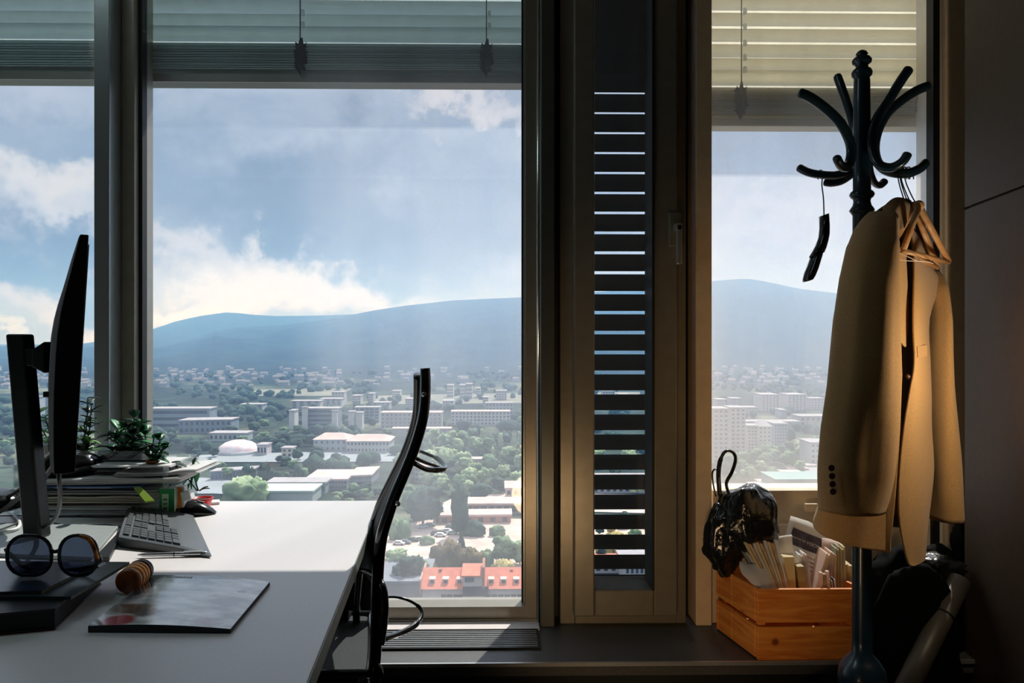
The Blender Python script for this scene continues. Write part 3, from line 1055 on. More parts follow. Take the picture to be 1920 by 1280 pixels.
for px_ in (832, 843, 855, 864, 915, 927, 939, 951, 963, 975, 987, 999):
    p = W(px_, 1122, Y)
    MB().box(p.x - .65, p.x + .65, Y - .12, Y + .1, p.z - 1.1, p.z + 1.1).build('window', M_win, t)
building('grey tarred yard roof left of the red-roofed house', 700, 800, 1130, 1092, 20, (150, 150, 156), 0, 0, roofm=mat('asphalt_roof', L(128, 134, 144), 0.9, 0, 0.1, 0.3))

# right window, mid distance
building('left of two square white tower blocks on the horizon of the right window', 1429, 1461, 772, 741, 26, (232, 222, 222), 8, 5, wh=.4, ww=.5)
building('right of two square white tower blocks on the horizon of the right window', 1478, 1512, 770, 741, 26, (236, 226, 224), 8, 5, wh=.4, ww=.5)
building('tall beige slab tower nearest the right window frame', 1338, 1366, 870, 768, 14, (214, 204, 196), 12, 3, wh=.4, ww=.5)
building('tall pinkish tower second from the right window frame', 1370, 1398, 858, 766, 14, (218, 206, 204), 12, 3, wh=.4, ww=.5)
building('shorter cream tower beside the pinkish tower', 1402, 1420, 850, 800, 12, (220, 212, 204), 8, 3, wh=.4, ww=.5)
building('white-gabled mid-rise house among trees in right window', 1423, 1446, 846, 800, 12, (236, 230, 224), 6, 3, 'gable', wh=.4, ww=.4)
building('grey-blue mid-rise with window grid in right window', 1452, 1476, 838, 796, 12, (176, 188, 198), 7, 5, wh=.5, ww=.5)
building('wide pale block left of the blazer sleeve', 1520, 1575, 872, 832, 16, (216, 214, 212), 4, 6, wh=.4, ww=.5)
building('long low roof row behind the mid-rises of the right window', 1395, 1500, 806, 792, 14, (220, 212, 208), 2, 14)
building('flat hall at far right behind the sleeve', 1500, 1620, 800, 782, 18, (214, 206, 204), 2, 12)
for i in range(7):
    building('row of stepped parking canopies below the park in right window', 1408 + i * 14, 1440 + i * 15, 914 - i * 6, 911 - i * 6, 5, (236, 222, 206), group='parking canopies in the right window', name='canopy_roof', cat='canopy', roofm=M_roofpink)
building('teal metal roofed hall at the bottom of right window', 1455, 1560, 925, 902, 20, (120, 150, 150), 0, 0, roofm=mat('teal_metal_roof', L(96, 140, 140), 0.6))
# left window
for i, (a_, b_, y1_, y2_) in enumerate(((56, 68, 779, 744), (83, 93, 766, 741), (8, 16, 728, 720))):
    building(('pale slab tower just right of the monitor post', 'slim pale tower between monitor post and screen', 'tiny white block on the far slope in left pane', 'pale tower hidden close behind the monitor', 'pale tower at the left border')[i], a_, b_, y1_, y2_, 14, PALE, 8, 3, wh=.4, ww=.5)
# far housing rows
rnd = random.Random(11)
for (a_, b_, y1_, y2_, lab) in ((622, 645, 755, 735, 0), (660, 676, 758, 742, 0), (690, 700, 756, 738, 0), (735, 750, 750, 733, 0), (838, 850, 745, 722, 0), (862, 872, 748, 722, 0), (874, 885, 748, 720, 0), (893, 900, 746, 728, 0), (930, 950, 750, 733, 0), (905, 915, 762, 745, 0), (760, 775, 764, 748, 0), (790, 806, 760, 746, 0), (450, 492, 768, 758, 0), (545, 600, 765, 752, 0), (600, 640, 762, 748, 0), (700, 730, 768, 755, 0), (830, 850, 765, 752, 0), (1130, 1150, 750, 728, 0), (1160, 1180, 756, 740, 0), (1345, 1362, 770, 750, 0), (1372, 1390, 766, 748, 0), (1520, 1545, 768, 748, 0), (1400, 1420, 780, 765, 0), (1465, 1475, 784, 770, 0)):
    building('pale blocks of flats far off at the mountain foot', a_, b_, y1_, y2_, 16, (200 + rnd.randint(-15, 15),) * 2 + (206,), 4, 4, wh=.4, ww=.5, group='far blocks of flats at the mountain foot')

# small far houses on the slope
hm = [bmat((186, 186, 190)), mat('far_roof_grey', L(132, 128, 130), 0.9, 0, .1, .2)]
protos = []
for k in range(3):
    w_, d_, h_ = (11, 9, 6), (16, 9, 5), (9, 9, 8)
    a_, b_, c_ = (w_, d_, h_)[k]
    m = MB(); m.box(-a_ / 2, a_ / 2, -b_ / 2, b_ / 2, -3, c_)
    m.cur = 1
    m.add([(-a_ / 2 - .5, -b_ / 2 - .5, c_), (a_ / 2 + .5, -b_ / 2 - .5, c_), (a_ / 2 + .5, b_ / 2 + .5, c_), (-a_ / 2 - .5, b_ / 2 + .5, c_), (-a_ / 2, 0, c_ + 3), (a_ / 2, 0, c_ + 3)], [(0, 3, 2, 1), (0, 1, 5, 4), (2, 3, 4, 5), (1, 2, 5), (3, 0, 4)])
    protos.append(m)
hp = []
for k, m in enumerate(protos):
    o = m.build('house', hm, origin=(0, 0, 0)); hp.append(o)
first = [True] * 3
for i in range(210):
    for _try in range(12):
        px = rnd.choice((rnd.uniform(270, 980), rnd.uniform(290, 640), rnd.uniform(1340, 1540), rnd.uniform(-10, 176)))
        Y = rnd.uniform(1150, 1800)
        if free_spot(wx(px, Y), Y, 13): break
    OCC.append((wx(px, Y), Y, 13))
    k = rnd.randrange(3)
    o = hp[k]
    if first[k]: first[k] = False
    else: o = o.copy(); COL.objects.link(o)
    o.location = (wx(px, Y), Y, terrain(px, Y))
    o.rotation_euler = (0, 0, rnd.uniform(-.5, .5))
    s = rnd.uniform(.6, 1.2); o.scale = (s, s, s)
    tag(o, 'tiny pale houses scattered over the far slope under the mountain', 'house', 'villas on the mountain foot')

# ---- trees
def tree_mat(name, rgb, rgb2):
    return mat(name, L(*rgb), 0.95, 0, 0, 0.9, 1.0, 2.0, spec=0.1, col2=L(*rgb2))


TM = {  # green and pale tones lightened to carry some of the haze
    'green': tree_mat('leaves_green', (140, 164, 124), (76, 104, 80)),
    'pale': tree_mat('leaves_pale_green', (186, 202, 160), (112, 138, 104)),
    'dark': tree_mat('leaves_dark_green', (82, 106, 92), (38, 58, 56)),
    'yellow': tree_mat('leaves_yellow', (206, 192, 128), (142, 132, 84)),
    'brown': tree_mat('leaves_brownish', (136, 122, 88), (72, 70, 54)),
}
M_trunk = mat('bark', L(70, 60, 50), 0.9)


def crown_mesh(kind, seed):
    """unit tree, 1 m tall; scaled on placing"""
    m = MB(); m.smooth = True
    rr = random.Random(seed)
    if kind == 'round':
        m.blob((0, 0, .58), (.30, .30, .36), 3, .5, 2.5, seed)
        for i in range(9):
            a = rr.uniform(0, 2 * PI); z = rr.uniform(.32, .85); r_ = .26 * (1 - abs(z - .5))
            m.blob((math.cos(a) * r_, math.sin(a) * r_, z), (.15, .15, .14), 3, .7, 3, seed + i)
    elif kind == 'poplar':
        m.blob((0, 0, .55), (.13, .13, .46), 3, .6, 3, seed)
        for i in range(8):
            a = rr.uniform(0, 2 * PI); z = .2 + i * .09
            m.blob((math.cos(a) * .06, math.sin(a) * .06, z), (.09, .09, .13), 2, .6, 3, seed + i)
    elif kind == 'conifer':
        for i in range(7):
            z = .15 + i * .12; r_ = .24 * (1 - i / 7.5)
            m.blob((0, 0, z), (r_, r_, .11), 3, .6, 3.5, seed + i)
    elif kind == 'bush':
        for i in range(8):
            a = rr.uniform(0, 2 * PI); r_ = rr.uniform(.1, .45)
            m.blob((math.cos(a) * r_, math.sin(a) * r_, .4), (.38, .38, .45), 3, .6, 2.6, seed + i)
    return m


CR = {}
for kind in ('round', 'poplar', 'conifer', 'bush'):
    CR[kind] = [crown_mesh(kind, s) for s in (1, 2, 3)]
_tree_cache = {}


def tree(kind, colr, p, hgt, label, group=None, trunk=False, rnd=rnd, cat='tree', wide=1.0):
    v = rnd.randrange(3)
    key = (kind, colr, v)
    rot = rnd.uniform(0, 6.28)
    nm = 'bush' if kind == 'bush' else 'tree'
    if key not in _tree_cache:
        o = CR[kind][v].build(nm, TM[colr], origin=(0, 0, 0), fix=False)
        _tree_cache[key] = o
    else:
        src = _tree_cache[key]
        o = bpy.data.objects.new(nm, src.data); COL.objects.link(o)
    o.location = p
    o.rotation_euler = (0, 0, rot)
    o.scale = (hgt * wide, hgt * wide, hgt)
    tag(o, label, cat, group)
    if trunk:
        if 'trunk' not in _tree_cache:
            q = MB().lathe([(.03, -.05), (.022, .3), (.015, .5)], (0, 0, 0), 8).build('trunk', M_trunk, origin=(0, 0, 0))
            _tree_cache['trunk'] = q.data
            bpy.data.objects.remove(q)
        q = bpy.data.objects.new('trunk', _tree_cache['trunk']); COL.objects.link(q); q.parent = o
    return o


def tp(px, yb, h_px, kind, colr, label, group=None, trunk=True, wide=1.0, cat='tree'):
    p = G(px, yb)
    if group and 'row' not in group:
        r_ = h_px / F * p.y * .3 * wide
        for _try in range(14):
            if free_spot(p.x, p.y, r_ * .8): break
            p = G(px + rnd.uniform(-26, 26), max(700, yb + rnd.uniform(-10, 14)))
        OCC.append((p.x, p.y, r_ * .8))
    return tree(kind, colr, (p.x, p.y, GZ), h_px / F * p.y, label, group, trunk, wide=wide, cat=cat)


# single trees
tp(793, 988, 76, 'round', 'dark', 'big round grey-green tree left of the tall poplar by the dirt yard', wide=1.25)
tp(775, 975, 60, 'round', 'green', 'tree half hidden behind the chair tube, left of the big round tree')
tp(863, 1003, 94, 'poplar', 'dark', 'tall dark poplar in front of the pink-roofed sheds', wide=1.15)
tp(865, 1042, 46, 'conifer', 'dark', 'dark fir standing on the edge of the dirt yard')
tp(842, 1072, 62, 'bush', 'brown', 'brownish bush left of the dark fir', cat='bush', wide=.8)
tp(880, 1075, 50, 'bush', 'brown', 'brownish bush right below the dark fir', cat='bush', wide=.8)
tp(914, 1062, 34, 'bush', 'green', 'small vivid green bush right of the brown bushes', cat='bush', wide=.7)
tp(945, 1062, 60, 'round', 'green', 'loose green tree beyond the right roof half')
tp(942, 1080, 32, 'bush', 'yellow', 'yellow bush behind the right roof half', cat='bush', wide=1.1)
tp(815, 1076, 34, 'bush', 'yellow', 'yellow-green bush behind the left roof half', cat='bush', wide=.8)
tp(767, 1112, 74, 'round', 'dark', 'large dark blue-green tree left of the red-roofed house', wide=1.15)
tp(785, 1104, 56, 'round', 'green', 'bright green tree touching the left gable of the red-roofed house')
tp(742, 1085, 60, 'round', 'pale', 'pale green tree just right of the chair tube')
tp(975, 1060, 50, 'round', 'pale', 'pale tree at the right edge of the centre pane')
tp(900, 940, 36, 'round', 'dark', 'dark spreading tree above the open-bay shed', wide=1.7)
tp(937, 925, 30, 'round', 'dark', 'rounded grey-green tree right of the dark spreading tree', wide=1.3)
tp(972, 855, 22, 'round', 'yellow', 'orange-yellow tree by the right edge of centre pane', wide=1.2)
tp(452, 944, 56, 'bush', 'pale', 'bright pale green bushy tree just beyond the desk, right of the red pot', wide=1.05)
tp(478, 940, 42, 'bush', 'pale', 'smaller pale green bush right of the bright bushy tree', wide=.8, cat='bush')
tp(750, 1010, 40, 'bush', 'green', 'low green bush by the parked cars at the yard corner', cat='bush', wide=.7)
tp(800, 1020, 18, 'bush', 'green', 'small green shrub between the parked cars', cat='bush')
tp(930, 1005, 22, 'bush', 'green', 'low shrub beside the white van', cat='bush')
tp(890, 1003, 30, 'bush', 'dark', 'dark shrubs at the right foot of the tall poplar', cat='bush')
for i, px_ in enumerate((462, 473, 487, 495, 508, 520, 556, 562, 572)):
    tp(px_, 912, 42 - (i % 3) * 6, 'poplar', 'dark', 'dark slender poplars in a row left of the curved terrace building', 'dark poplars in a row', wide=1.3)
for i in range(35):
    tp(rnd.uniform(760, 1235), rnd.uniform(872, 935), rnd.uniform(30, 50), 'round', rnd.choice(('pale', 'green', 'pale')), 'pale green park trees right of the chair back', 'pale green park trees', False, wide=1.1)
for i in range(22):
    tp(rnd.uniform(800, 985), rnd.uniform(832, 872), rnd.uniform(22, 38), rnd.choice(('round', 'poplar')), rnd.choice(('pale', 'green')), 'tall loose trees at the far end of the park', 'tall trees at the far end of the park', False)
for i in range(30):
    tp(rnd.uniform(190, 720), rnd.uniform(852, 905), rnd.uniform(10, 24), 'round', rnd.choice(('dark', 'green', 'dark')), 'dark green trees along the pale reflection strip and road', 'dark trees along the road', False, wide=1.2)
for i in range(22):
    tp(rnd.uniform(560, 790), rnd.uniform(925, 945), rnd.uniform(14, 24), 'round', rnd.choice(('dark', 'green')), 'blue-green treetops in front of the curved terrace building', 'treetops before the terrace building', False, wide=1.3)
for i in range(70):
    yb = rnd.uniform(765, 850)
    px_ = rnd.choice((rnd.uniform(270, 985), rnd.uniform(-30, 176), rnd.uniform(420, 620)))
    tp(px_, yb, (yb - 640) * rnd.uniform(.07, .12), 'round', rnd.choice(('dark', 'green', 'dark')), 'small dark trees between the far buildings', 'small dark trees among the far buildings', False, wide=1.5)
for i in range(34):
    tp(rnd.uniform(1336, 1560), rnd.uniform(842, 905), rnd.uniform(16, 34), 'round', rnd.choice(('pale', 'green', 'green')), 'hazy green trees between the blocks in right window', 'hazy trees seen in the right window', False, wide=1.2)
for i in range(14):
    tp(rnd.uniform(1105, 1235), rnd.uniform(985, 1062), rnd.uniform(22, 40), rnd.choice(('round', 'bush')), rnd.choice(('green', 'yellow', 'dark')), 'green and yellow trees glimpsed between the slats of casement', 'trees behind the casement slats', False)
for i in range(24):
    tp(rnd.uniform(-60, 180), rnd.uniform(790, 900), rnd.uniform(14, 30), 'round', rnd.choice(('dark', 'dark', 'green')), 'dark blue-green trees filling the lower left pane', 'dark trees in the lower left pane', False, wide=1.3)

# ---- the woods nobody could count
m = MB(); m.smooth = True
for i in range(2600):
    yb = 640 + 60 + 190 * rnd.random() ** 1.6
    zone = rnd.random()
    px_ = rnd.uniform(-60, 985) if zone < .62 else (rnd.uniform(1100, 1240) if zone < .7 else rnd.uniform(1330, 1580))
    Y_ = gY(yb) * rnd.uniform(.98, 1.02)
    if noise.noise(Vector((px_ * .012, yb * .05, 1.3))) < -.05: continue
    if 395 < px_ < 500 and yb > 820: continue
    if yb > 800 and rnd.random() < .6: continue
    h_ = rnd.uniform(5, 10); x_ = wx(px_, Y_); r_ = h_ * rnd.uniform(.45, .8)
    if not free_spot(x_, Y_, r_ * 1.3): continue
    m.blob((x_, Y_, terrain(px_, Y_) + h_ * .45), (r_, r_, h_ * .55), 1, .5, 2.5, i % 17)
tag(m.build('distant_woods', TM['dark'], fix=False), 'small dark woods and hedges between the far buildings and fields', 'woods', kind='stuff')

# ---- parked cars
def car(px, yb, rgb, rot, label, van=False):
    p = G(px, yb)
    t = thing('car' if not van else 'van', label, 'car' if not van else 'van', (p.x, p.y, GZ + .4), 'cars parked on the dirt yard' if not van else None)
    h_ = 1.0 if not van else 1.5
    pm = mat('car_paint_%d_%d_%d' % rgb, L(*rgb), 0.3, 0.0, 0.02, 1)
    m = MB()
    prof = [(-2.1, .3), (2.1, .3), (2.15, .8), (1.2, .9), (.7, h_ + .4), (-1.2, h_ + .4), (-1.8, .95), (-2.15, .85)]
    c_, s_ = math.cos(rot), math.sin(rot)
    def P(x, y, z): return Vector((p.x + x * c_ - y * s_, p.y + x * s_ + y * c_, GZ + .4 + z))
    m.prism([P(x, -.85, z) for x, z in prof], Vector((-s_ * 1.7, c_ * 1.7, 0))).build('body', pm, t, bevel=.08)
    m = MB()
    gp = [(1.0, .93), (.6, h_ + .3), (-1.1, h_ + .3), (-1.6, .95)]
    m.prism([P(x, -.88, z) for x, z in gp], Vector((-s_ * 1.76, c_ * 1.76, 0))).build('windows', M_win, t)
    for x in (-1.3, 1.3):
        m = MB()
        m.prism([P(x + .33 * math.cos(a), -.9, .33 + .33 * math.sin(a)) for a in [i * PI / 5 for i in range(10)]], Vector((-s_ * 1.8, c_ * 1.8, 0)))
        m.build('wheel', M_gasket, t)


for i, (px_, yb_, c_) in enumerate(((744, 1003, (210, 216, 220)), (754, 999, (60, 70, 76)), (748, 1022, (226, 226, 226)), (760, 1020, (120, 126, 130)), (774, 1016, (56, 72, 66)), (786, 1014, (210, 206, 200)), (792, 991, (190, 200, 200)), (806, 988, (96, 104, 104)), (818, 1004, (70, 66, 66)), (828, 1002, (120, 116, 116)), (838, 999, (222, 226, 228)), (848, 1003, (190, 200, 200)), (845, 990, (120, 136, 136)), (826, 1007, (232, 232, 232)))):
    car(px_, yb_, c_, rnd.uniform(-.2, .5), 'cars parked in loose rows on the sunlit dirt yard')
car(892, 994, (240, 240, 240), 1.2, 'white van parked alone right of the tall poplar', True)
# ================================================================ ON THE DESK
DZ = 0.7305
M_blk = mat('black_plastic', L(22, 25, 26), 0.38, 0, 0.08, 60, 0.05, 400)
M_blkg = mat('glossy_black_plastic', L(16, 18, 19), 0.16, 0, 0.05, 60)
M_grey = mat('grey_plastic', L(120, 126, 126), 0.4, 0, 0.03, 60)
M_white = mat('white_plastic', L(226, 228, 226), 0.4, 0, 0.02, 60)
M_paper = mat('white_paper', L(242, 242, 242), 0.8, 0, 0.04, 15, 0.1, 100, trans=0.42)
M_paper2 = mat('cream_paper', L(236, 230, 216), 0.8, 0, 0.05, 15, 0.1, 100, trans=0.42)
M_acryl = glassy('clear_acrylic', tint=(0.86, 0.90, 0.90), gloss=0.12, rough=0.03, dust=0.06, dust_col=(.8, .85, .85), dscale=(20, 20, 20))

# ---- monitor, seen edge on
d = Vector((-0.52, 0.86, 0)).normalized()
q = Vector((d.y, -d.x, 0))            # screen normal, to the right and towards us
zt, zb_ = wz(440, 1.30), wz(884, 1.30)
HM = zt - zb_
base = W(141, 885, 1.30)
mon = thing('computer_monitor', 'black computer monitor seen edge on, left of the window post', 'monitor', (base.x, base.y, zb_))
lean = 0.0186 * 1.1 / HM


def bulge(h, s):
    """thickness of the housing at height fraction h, width fraction s"""
    t = interp([(0, .036), (.1, .040), (.3, .045), (.55, .046), (.70, .040), (.85, .026), (1.0, .014)], h)
    e = min(1, min(s, 1 - s) / 0.03)
    return max(0.012, 0.010 + (t - 0.010) * (0.8 + 0.2 * e))


rows = []
WM = 0.50
for si in range(0, 13):
    s = si / 12
    p0 = Vector((base.x, base.y, 0)) + d * (s * WM)
    r = []
    for k in range(13):
        h = k / 12
        r.append(p0 + q * (lean * HM * h) + Vector((0, 0, zb_ + HM * h)))
    for k in range(12, -1, -1):
        h = k / 12
        r.append(p0 + q * (lean * HM * h - bulge(h, s)) + Vector((0, 0, zb_ + HM * h)))
    rows.append(r)
m = MB(); m.loft(rows); m.build('housing', mat('matt_black_plastic', L(12, 15, 16), .7, 0, .08, 60, spec=.2), mon, bevel=0.002)
p0 = Vector((base.x, base.y, 0)) + d * 0.012 + q * 0.0003
MB().add([p0 + Vector((0, 0, zb_ + .02)), p0 + d * (WM - .024) + Vector((0, 0, zb_ + .02)), p0 + d * (WM - .024) + q * lean * HM + Vector((0, 0, zt - .015)), p0 + q * lean * HM + Vector((0, 0, zt - .015)),
          p0 + q * .001 + Vector((0, 0, zb_ + .02)), p0 + q * .001 + d * (WM - .024) + Vector((0, 0, zb_ + .02)), p0 + q * .001 + d * (WM - .024) + q * lean * HM + Vector((0, 0, zt - .015)), p0 + q * .001 + q * lean * HM + Vector((0, 0, zt - .015))],
         [(0, 1, 2, 3), (4, 5, 6, 7), (0, 1, 5, 4), (1, 2, 6, 5), (2, 3, 7, 6), (3, 0, 4, 7)]).build('screen', mat('dark_screen', (.004, .005, .006), 0.12), mon)
# small button nub on the back
pb = W(92, 739, 1.33)
MB().box(pb.x - .008, pb.x + .004, 1.325, 1.345, pb.z - .005, pb.z + .005).build('button', M_blk, mon, bevel=0.001)
# stand: slanting post, arm, wedge mount, foot
YP = 1.575
a_, b_ = W(26, 626, YP), W(59, 1012, YP)
m = MB()
hw = 16.5 / F * YP
m.prism([(a_.x - hw, YP, a_.z), (a_.x + hw, YP, a_.z + .0), (b_.x + hw, YP, DZ + .008), (b_.x - hw, YP, DZ + .008)], (0.006, .03, 0))
m.build('stand_post', M_blk, mon, bevel=0.004)
z1, z2 = wz(654, YP), wz(686, YP)
arm_r = W(96, 660, YP).x
MB().box(a_.x + hw * .8, arm_r, YP + .002, YP + .028, z2, z1).build('stand_arm', M_blk, mon, bevel=0.002)
m = MB()
x0 = W(76, 650, YP).x; x1 = W(99, 650, YP).x
m.prism([(x0, YP - .03, wz(655, YP)), (x1, YP - .03, wz(640, YP)), (x1, YP - .03, wz(698, YP)), (x0, YP - .03, wz(686, YP))], (0, .09, 0))
m.build('mount', M_blk, mon, bevel=0.002)
ft = [D(-60, 1042, DZ), D(172, 1052, DZ), D(222, 992, DZ), D(40, 984, DZ), D(-90, 990, DZ)]
MB().prism(ft, (0, 0, .0078)).build('stand_foot', mat('grey_metal_plate', L(150, 158, 158), 0.4, 0.1, 0.04, 60), mon, bevel=0.002)


def cable(name, label, pts, r, m=M_blk, cat='cable', group=None, n=6):
    return tag(MB_tube(smooth_path(pts, n), r).build(name, m), label, cat, group)


def MB_tube(path, r, seg=10, **k):
    m = MB(); m.smooth = True
    return m.tube(path, r, seg, **k)


cable('monitor_cable', 'thick black cable looping down from the bottom of the monitor', [W(109, 872, 1.42), W(111, 900, 1.42), W(113, 935, 1.45), W(108, 962, 1.5), W(95, 980, 1.55), W(76, 990, 1.6) , D(55, 996, DZ + .014)], 0.0042)
cable('power_cable', 'black cable crossing behind the monitor post down to the left border', [W(104, 868, 1.62), W(88, 890, 1.64), W(70, 912, 1.66), W(40, 930, 1.68), W(10, 952, 1.7), W(-30, 975, 1.7)], 0.0055)
cable('power_cable', 'second black cable rising steeply from left border behind the post', [W(100, 845, 1.62), W(80, 865, 1.66), W(60, 893, 1.68), W(30, 922, 1.72), W(-20, 950, 1.72)], 0.0045)
cable('thin_cable', 'thin black wire lying across the papers to the keyboard', [D(-20, 1000, DZ + .010), D(72, 968, DZ + .0105), D(98, 979, DZ + .0105), D(130, 985, DZ + .003), D(170, 984, DZ + .003), D(205, 984, DZ + .003), D(232, 990, DZ + .003)], 0.0016)
cable('thin_cable', 'thin wavy black wire along the front of the letter trays', [D(-10, 967, DZ + .003), D(60, 966, DZ + .003), D(120, 965, DZ + .003), D(180, 970, DZ + .003), D(240, 969, DZ + .003), D(262, 966, DZ + .003)], 0.0016)
cable('white_cable', 'white cable bend lying at the left border by the post', [D(-30, 964, DZ + .005), D(5, 956, DZ + .005), D(25, 964, DZ + .005), D(37, 980, DZ + .0125), D(28, 992, DZ + .0125), D(-10, 998, DZ + .0125)], 0.0035, M_white)

# ---- letter trays
t = thing('letter_tray', 'two-tier clear acrylic letter tray full of papers behind the keyboard', 'letter tray', (W(180, 955, 1.88).x, 1.92, DZ))
ty0, ty1 = 1.80, 1.965
tx0, tx1 = wx(24, ty0), wx(318, ty0)
zA, zB = wz(958, ty0), wz(906, ty0)
zA = max(zA, DZ + 0.001)
for z_, zt_ in ((DZ, DZ + .066), (DZ + .068, DZ + .125)):
    m = MB()
    m.box(tx0, tx1, ty0, ty1, z_, z_ + .003)
    m.box(tx0, tx0 + .003, ty0, ty1, z_ + .003, zt_)
    m.box(tx1 - .003, tx1, ty0 + .05, ty1, z_ + .003, zt_)
    m.box(tx0 + .003, tx1 - .003, ty1 - .003, ty1, z_ + .003, zt_)
    m.box(tx0 + .003, tx0 + .016, ty0, ty0 + .003, z_ + .003, zt_)
    m.box(tx1 - .016, tx1 - .003, ty0, ty0 + .003, z_ + .003, z_ + .05)
    m.build('tier', M_acryl, t, bevel=0.0006)
# papers in the tiers: each sheaf is a thing
rp = random.Random(5)


def sheaf(label, x0, x1, y0, y1, z, th, m, wav=0.003, seed=0, name='paper_stack', cat='papers', group=None, layers=6, bend=0.0, cats=None):
    mb = MB()
    r_ = random.Random(seed)
    for l in range(layers):
        ox, oy = r_.uniform(-.006, .006), r_.uniform(-.004, .004)
        rows = []
        n = 14
        zb0 = z + th * l / layers
        for side in ((y0 + oy), (y1 + oy)):
            a = []
            for k in range(n + 1):
                s = k / n
                w = wav * (l / layers) * (0.5 + noise.noise(Vector((s * 3 + seed, l * .12, side)))) + bend * s * s
                a.append(Vector((x0 + (x1 - x0) * s + ox, side, zb0 + abs(w))))
            rows.append(a)
        bot = [rows[0], rows[1]]
        top = [[p + Vector((0, 0, th / layers * .8)) for p in r] for r in bot]
        ring = [bot[0] + top[0][::-1], bot[1] + top[1][::-1]]
        mb.loft([ring[0], ring[1]])
    return tag(mb.build(name, m), label, cat, group)


xi0, xi1 = tx0 + .006, tx1 - .006
sheaf('thick white paper pile in the lower letter tray', xi0 + .02, xi1, ty0 - .004, ty1 - .008, DZ + .004, .022, M_paper, .004, 1)
sheaf('creased cream papers lying on the pile in the lower tray', xi0 + .03, xi1 - .05, ty0 - .006, ty1 - .01, DZ + .0335, .012, M_paper2, .006, 2)
sheaf('grey-white papers at the top of the lower tray', xi0 + .02, xi1 - .02, ty0 + .002, ty1 - .008, DZ + .053, .008, mat('grey_paper', L(196, 200, 198), .8, 0, .05, 20), .003, 3)
sheaf('blue-edged folder in the upper letter tray', xi0 + .02, xi1 - .06, ty0 - .004, ty1 - .008, DZ + .0715, .004, mat('blue_folder', L(60, 96, 150), .5, 0, .05, 20), .001, 4, layers=1, name='folder', cat='folder')
sheaf('white documents on the blue-edged folder in the upper tray', xi0 + .03, xi1 + .03, ty0 - .008, ty1 - .008, DZ + .0775, .011, M_paper, .006, 5, bend=.006, layers=7)
sheaf('loose sheets sticking out right of the upper tray', wx(215, ty0), wx(368, ty0), ty0 + .003, ty1 - .02, DZ + .094, .006, M_paper, .008, 6, bend=.010, layers=4)
sheaf('top white sheets under the small potted plants', wx(170, ty0), wx(318, ty0), ty0 + .012, ty1 - .02, DZ + .103 + .012, .005, M_paper, .002, 8, bend=.001, layers=3)
sheaf('white papers under the front edge of the letter tray', wx(40, 1.72), wx(240, 1.72), 1.70, 1.78, DZ + .0001, .0024, M_paper, .0, 9, layers=2)
m = MB().box(wx(124, 1.83), wx(226, 1.83), 1.83, 1.93, DZ + .094 + .012, wz(869, 1.83))
tag(m.build('flat_box', mat('charcoal_card', L(44, 48, 52), .7, 0, .1, 50), bevel=.001), 'flat charcoal box lying on top of the letter tray', 'box')
m = MB(); m.smooth = True
m.blob(W(125, 871, 1.85), (.083, .05, .034), 4, .12, 1.6, 4, flat_base=DZ + .090)
tag(m.build('rounded_case', M_blkg), 'rounded glossy black case behind the foot of the monitor', 'case')
m = MB(); m.smooth = True
m.blob(W(0, 938, 1.75), (.055, .06, .026), 4, .1, 1.6, 9)
tag(m.build('headset_case', M_blkg), 'rounded black object cut by the left border', 'case')

# ---- plants
M_leafd = mat('leaf_dark', L(30, 92, 62), 0.35, 0, 0.3, 30, trans=0.25)
M_leafl = mat('leaf_light', L(120, 176, 96), 0.45, 0, 0.25, 30, trans=0.4)
M_leafb = mat('leaf_blackish', L(20, 52, 40), 0.35, 0, 0.3, 30, trans=0.15)
M_stem = mat('plant_stem', L(70, 96, 56), 0.6, 0, 0.1, 40)
M_soil = mat('soil', L(58, 44, 34), 0.95, 0, 0.4, 120, 0.5, 300)


def leaf(mb, base, dirv, length, width, fold=0.25, thick=0.0008):
    """pointed oval leaf with a folded midrib"""
    dirv = Vector(dirv).normalized()
    side = dirv.cross(Vector((0, 0, 1)))
    if side.length < .1: side = dirv.cross(Vector((0, 1, 0)))
    side.normalize(); up = side.cross(dirv).normalized()
    rows = []
    n = 6
    for i in range(n + 1):
        s = i / n
        w = width * math.sin(PI * min(1, s * .96 + .02)) ** .7 * .5
        c_ = Vector(base) + dirv * (length * s) - up * (length * .18 * s * s)
        rows.append([c_ - side * w + up * w * fold, c_, c_ + side * w + up * w * fold, c_ + up * -thick * 2])
    mb.loft(rows, closed=True)


def plant(name, label, base, stems, mats_, pot=None, cat='potted plant'):
    t = thing(name, label, cat, base)
    if pot: pot(t)
    st = MB(); st.smooth = True
    lv = MB(); lv.smooth = True
    for pts, leaves in stems:
        path = smooth_path(pts, 4)
        st.tube(path, 0.0016, 6)
        for (s, az, el, ln, wd, mi) in leaves:
            p = path[min(len(path) - 1, int(s * (len(path) - 1)))]
            lv.cur = mi
            leaf(lv, p, (math.cos(az) * math.cos(el), math.sin(az) * math.cos(el), math.sin(el)), ln, wd)
    st.build('stem', M_stem, t)
    o = lv.build('leaves', mats_, t)
    return t


rl = random.Random(21)


def bushy(path, n, ln, wd, mis, elr=(-.2, .9), smin=.25):
    return (path, [(smin + (1 - smin) * i / max(1, n - 1), i * 2.4 + rl.uniform(-.4, .4), rl.uniform(*elr), ln * rl.uniform(.75, 1.15), wd * rl.uniform(.8, 1.1), rl.choice(mis)) for i in range(n)])


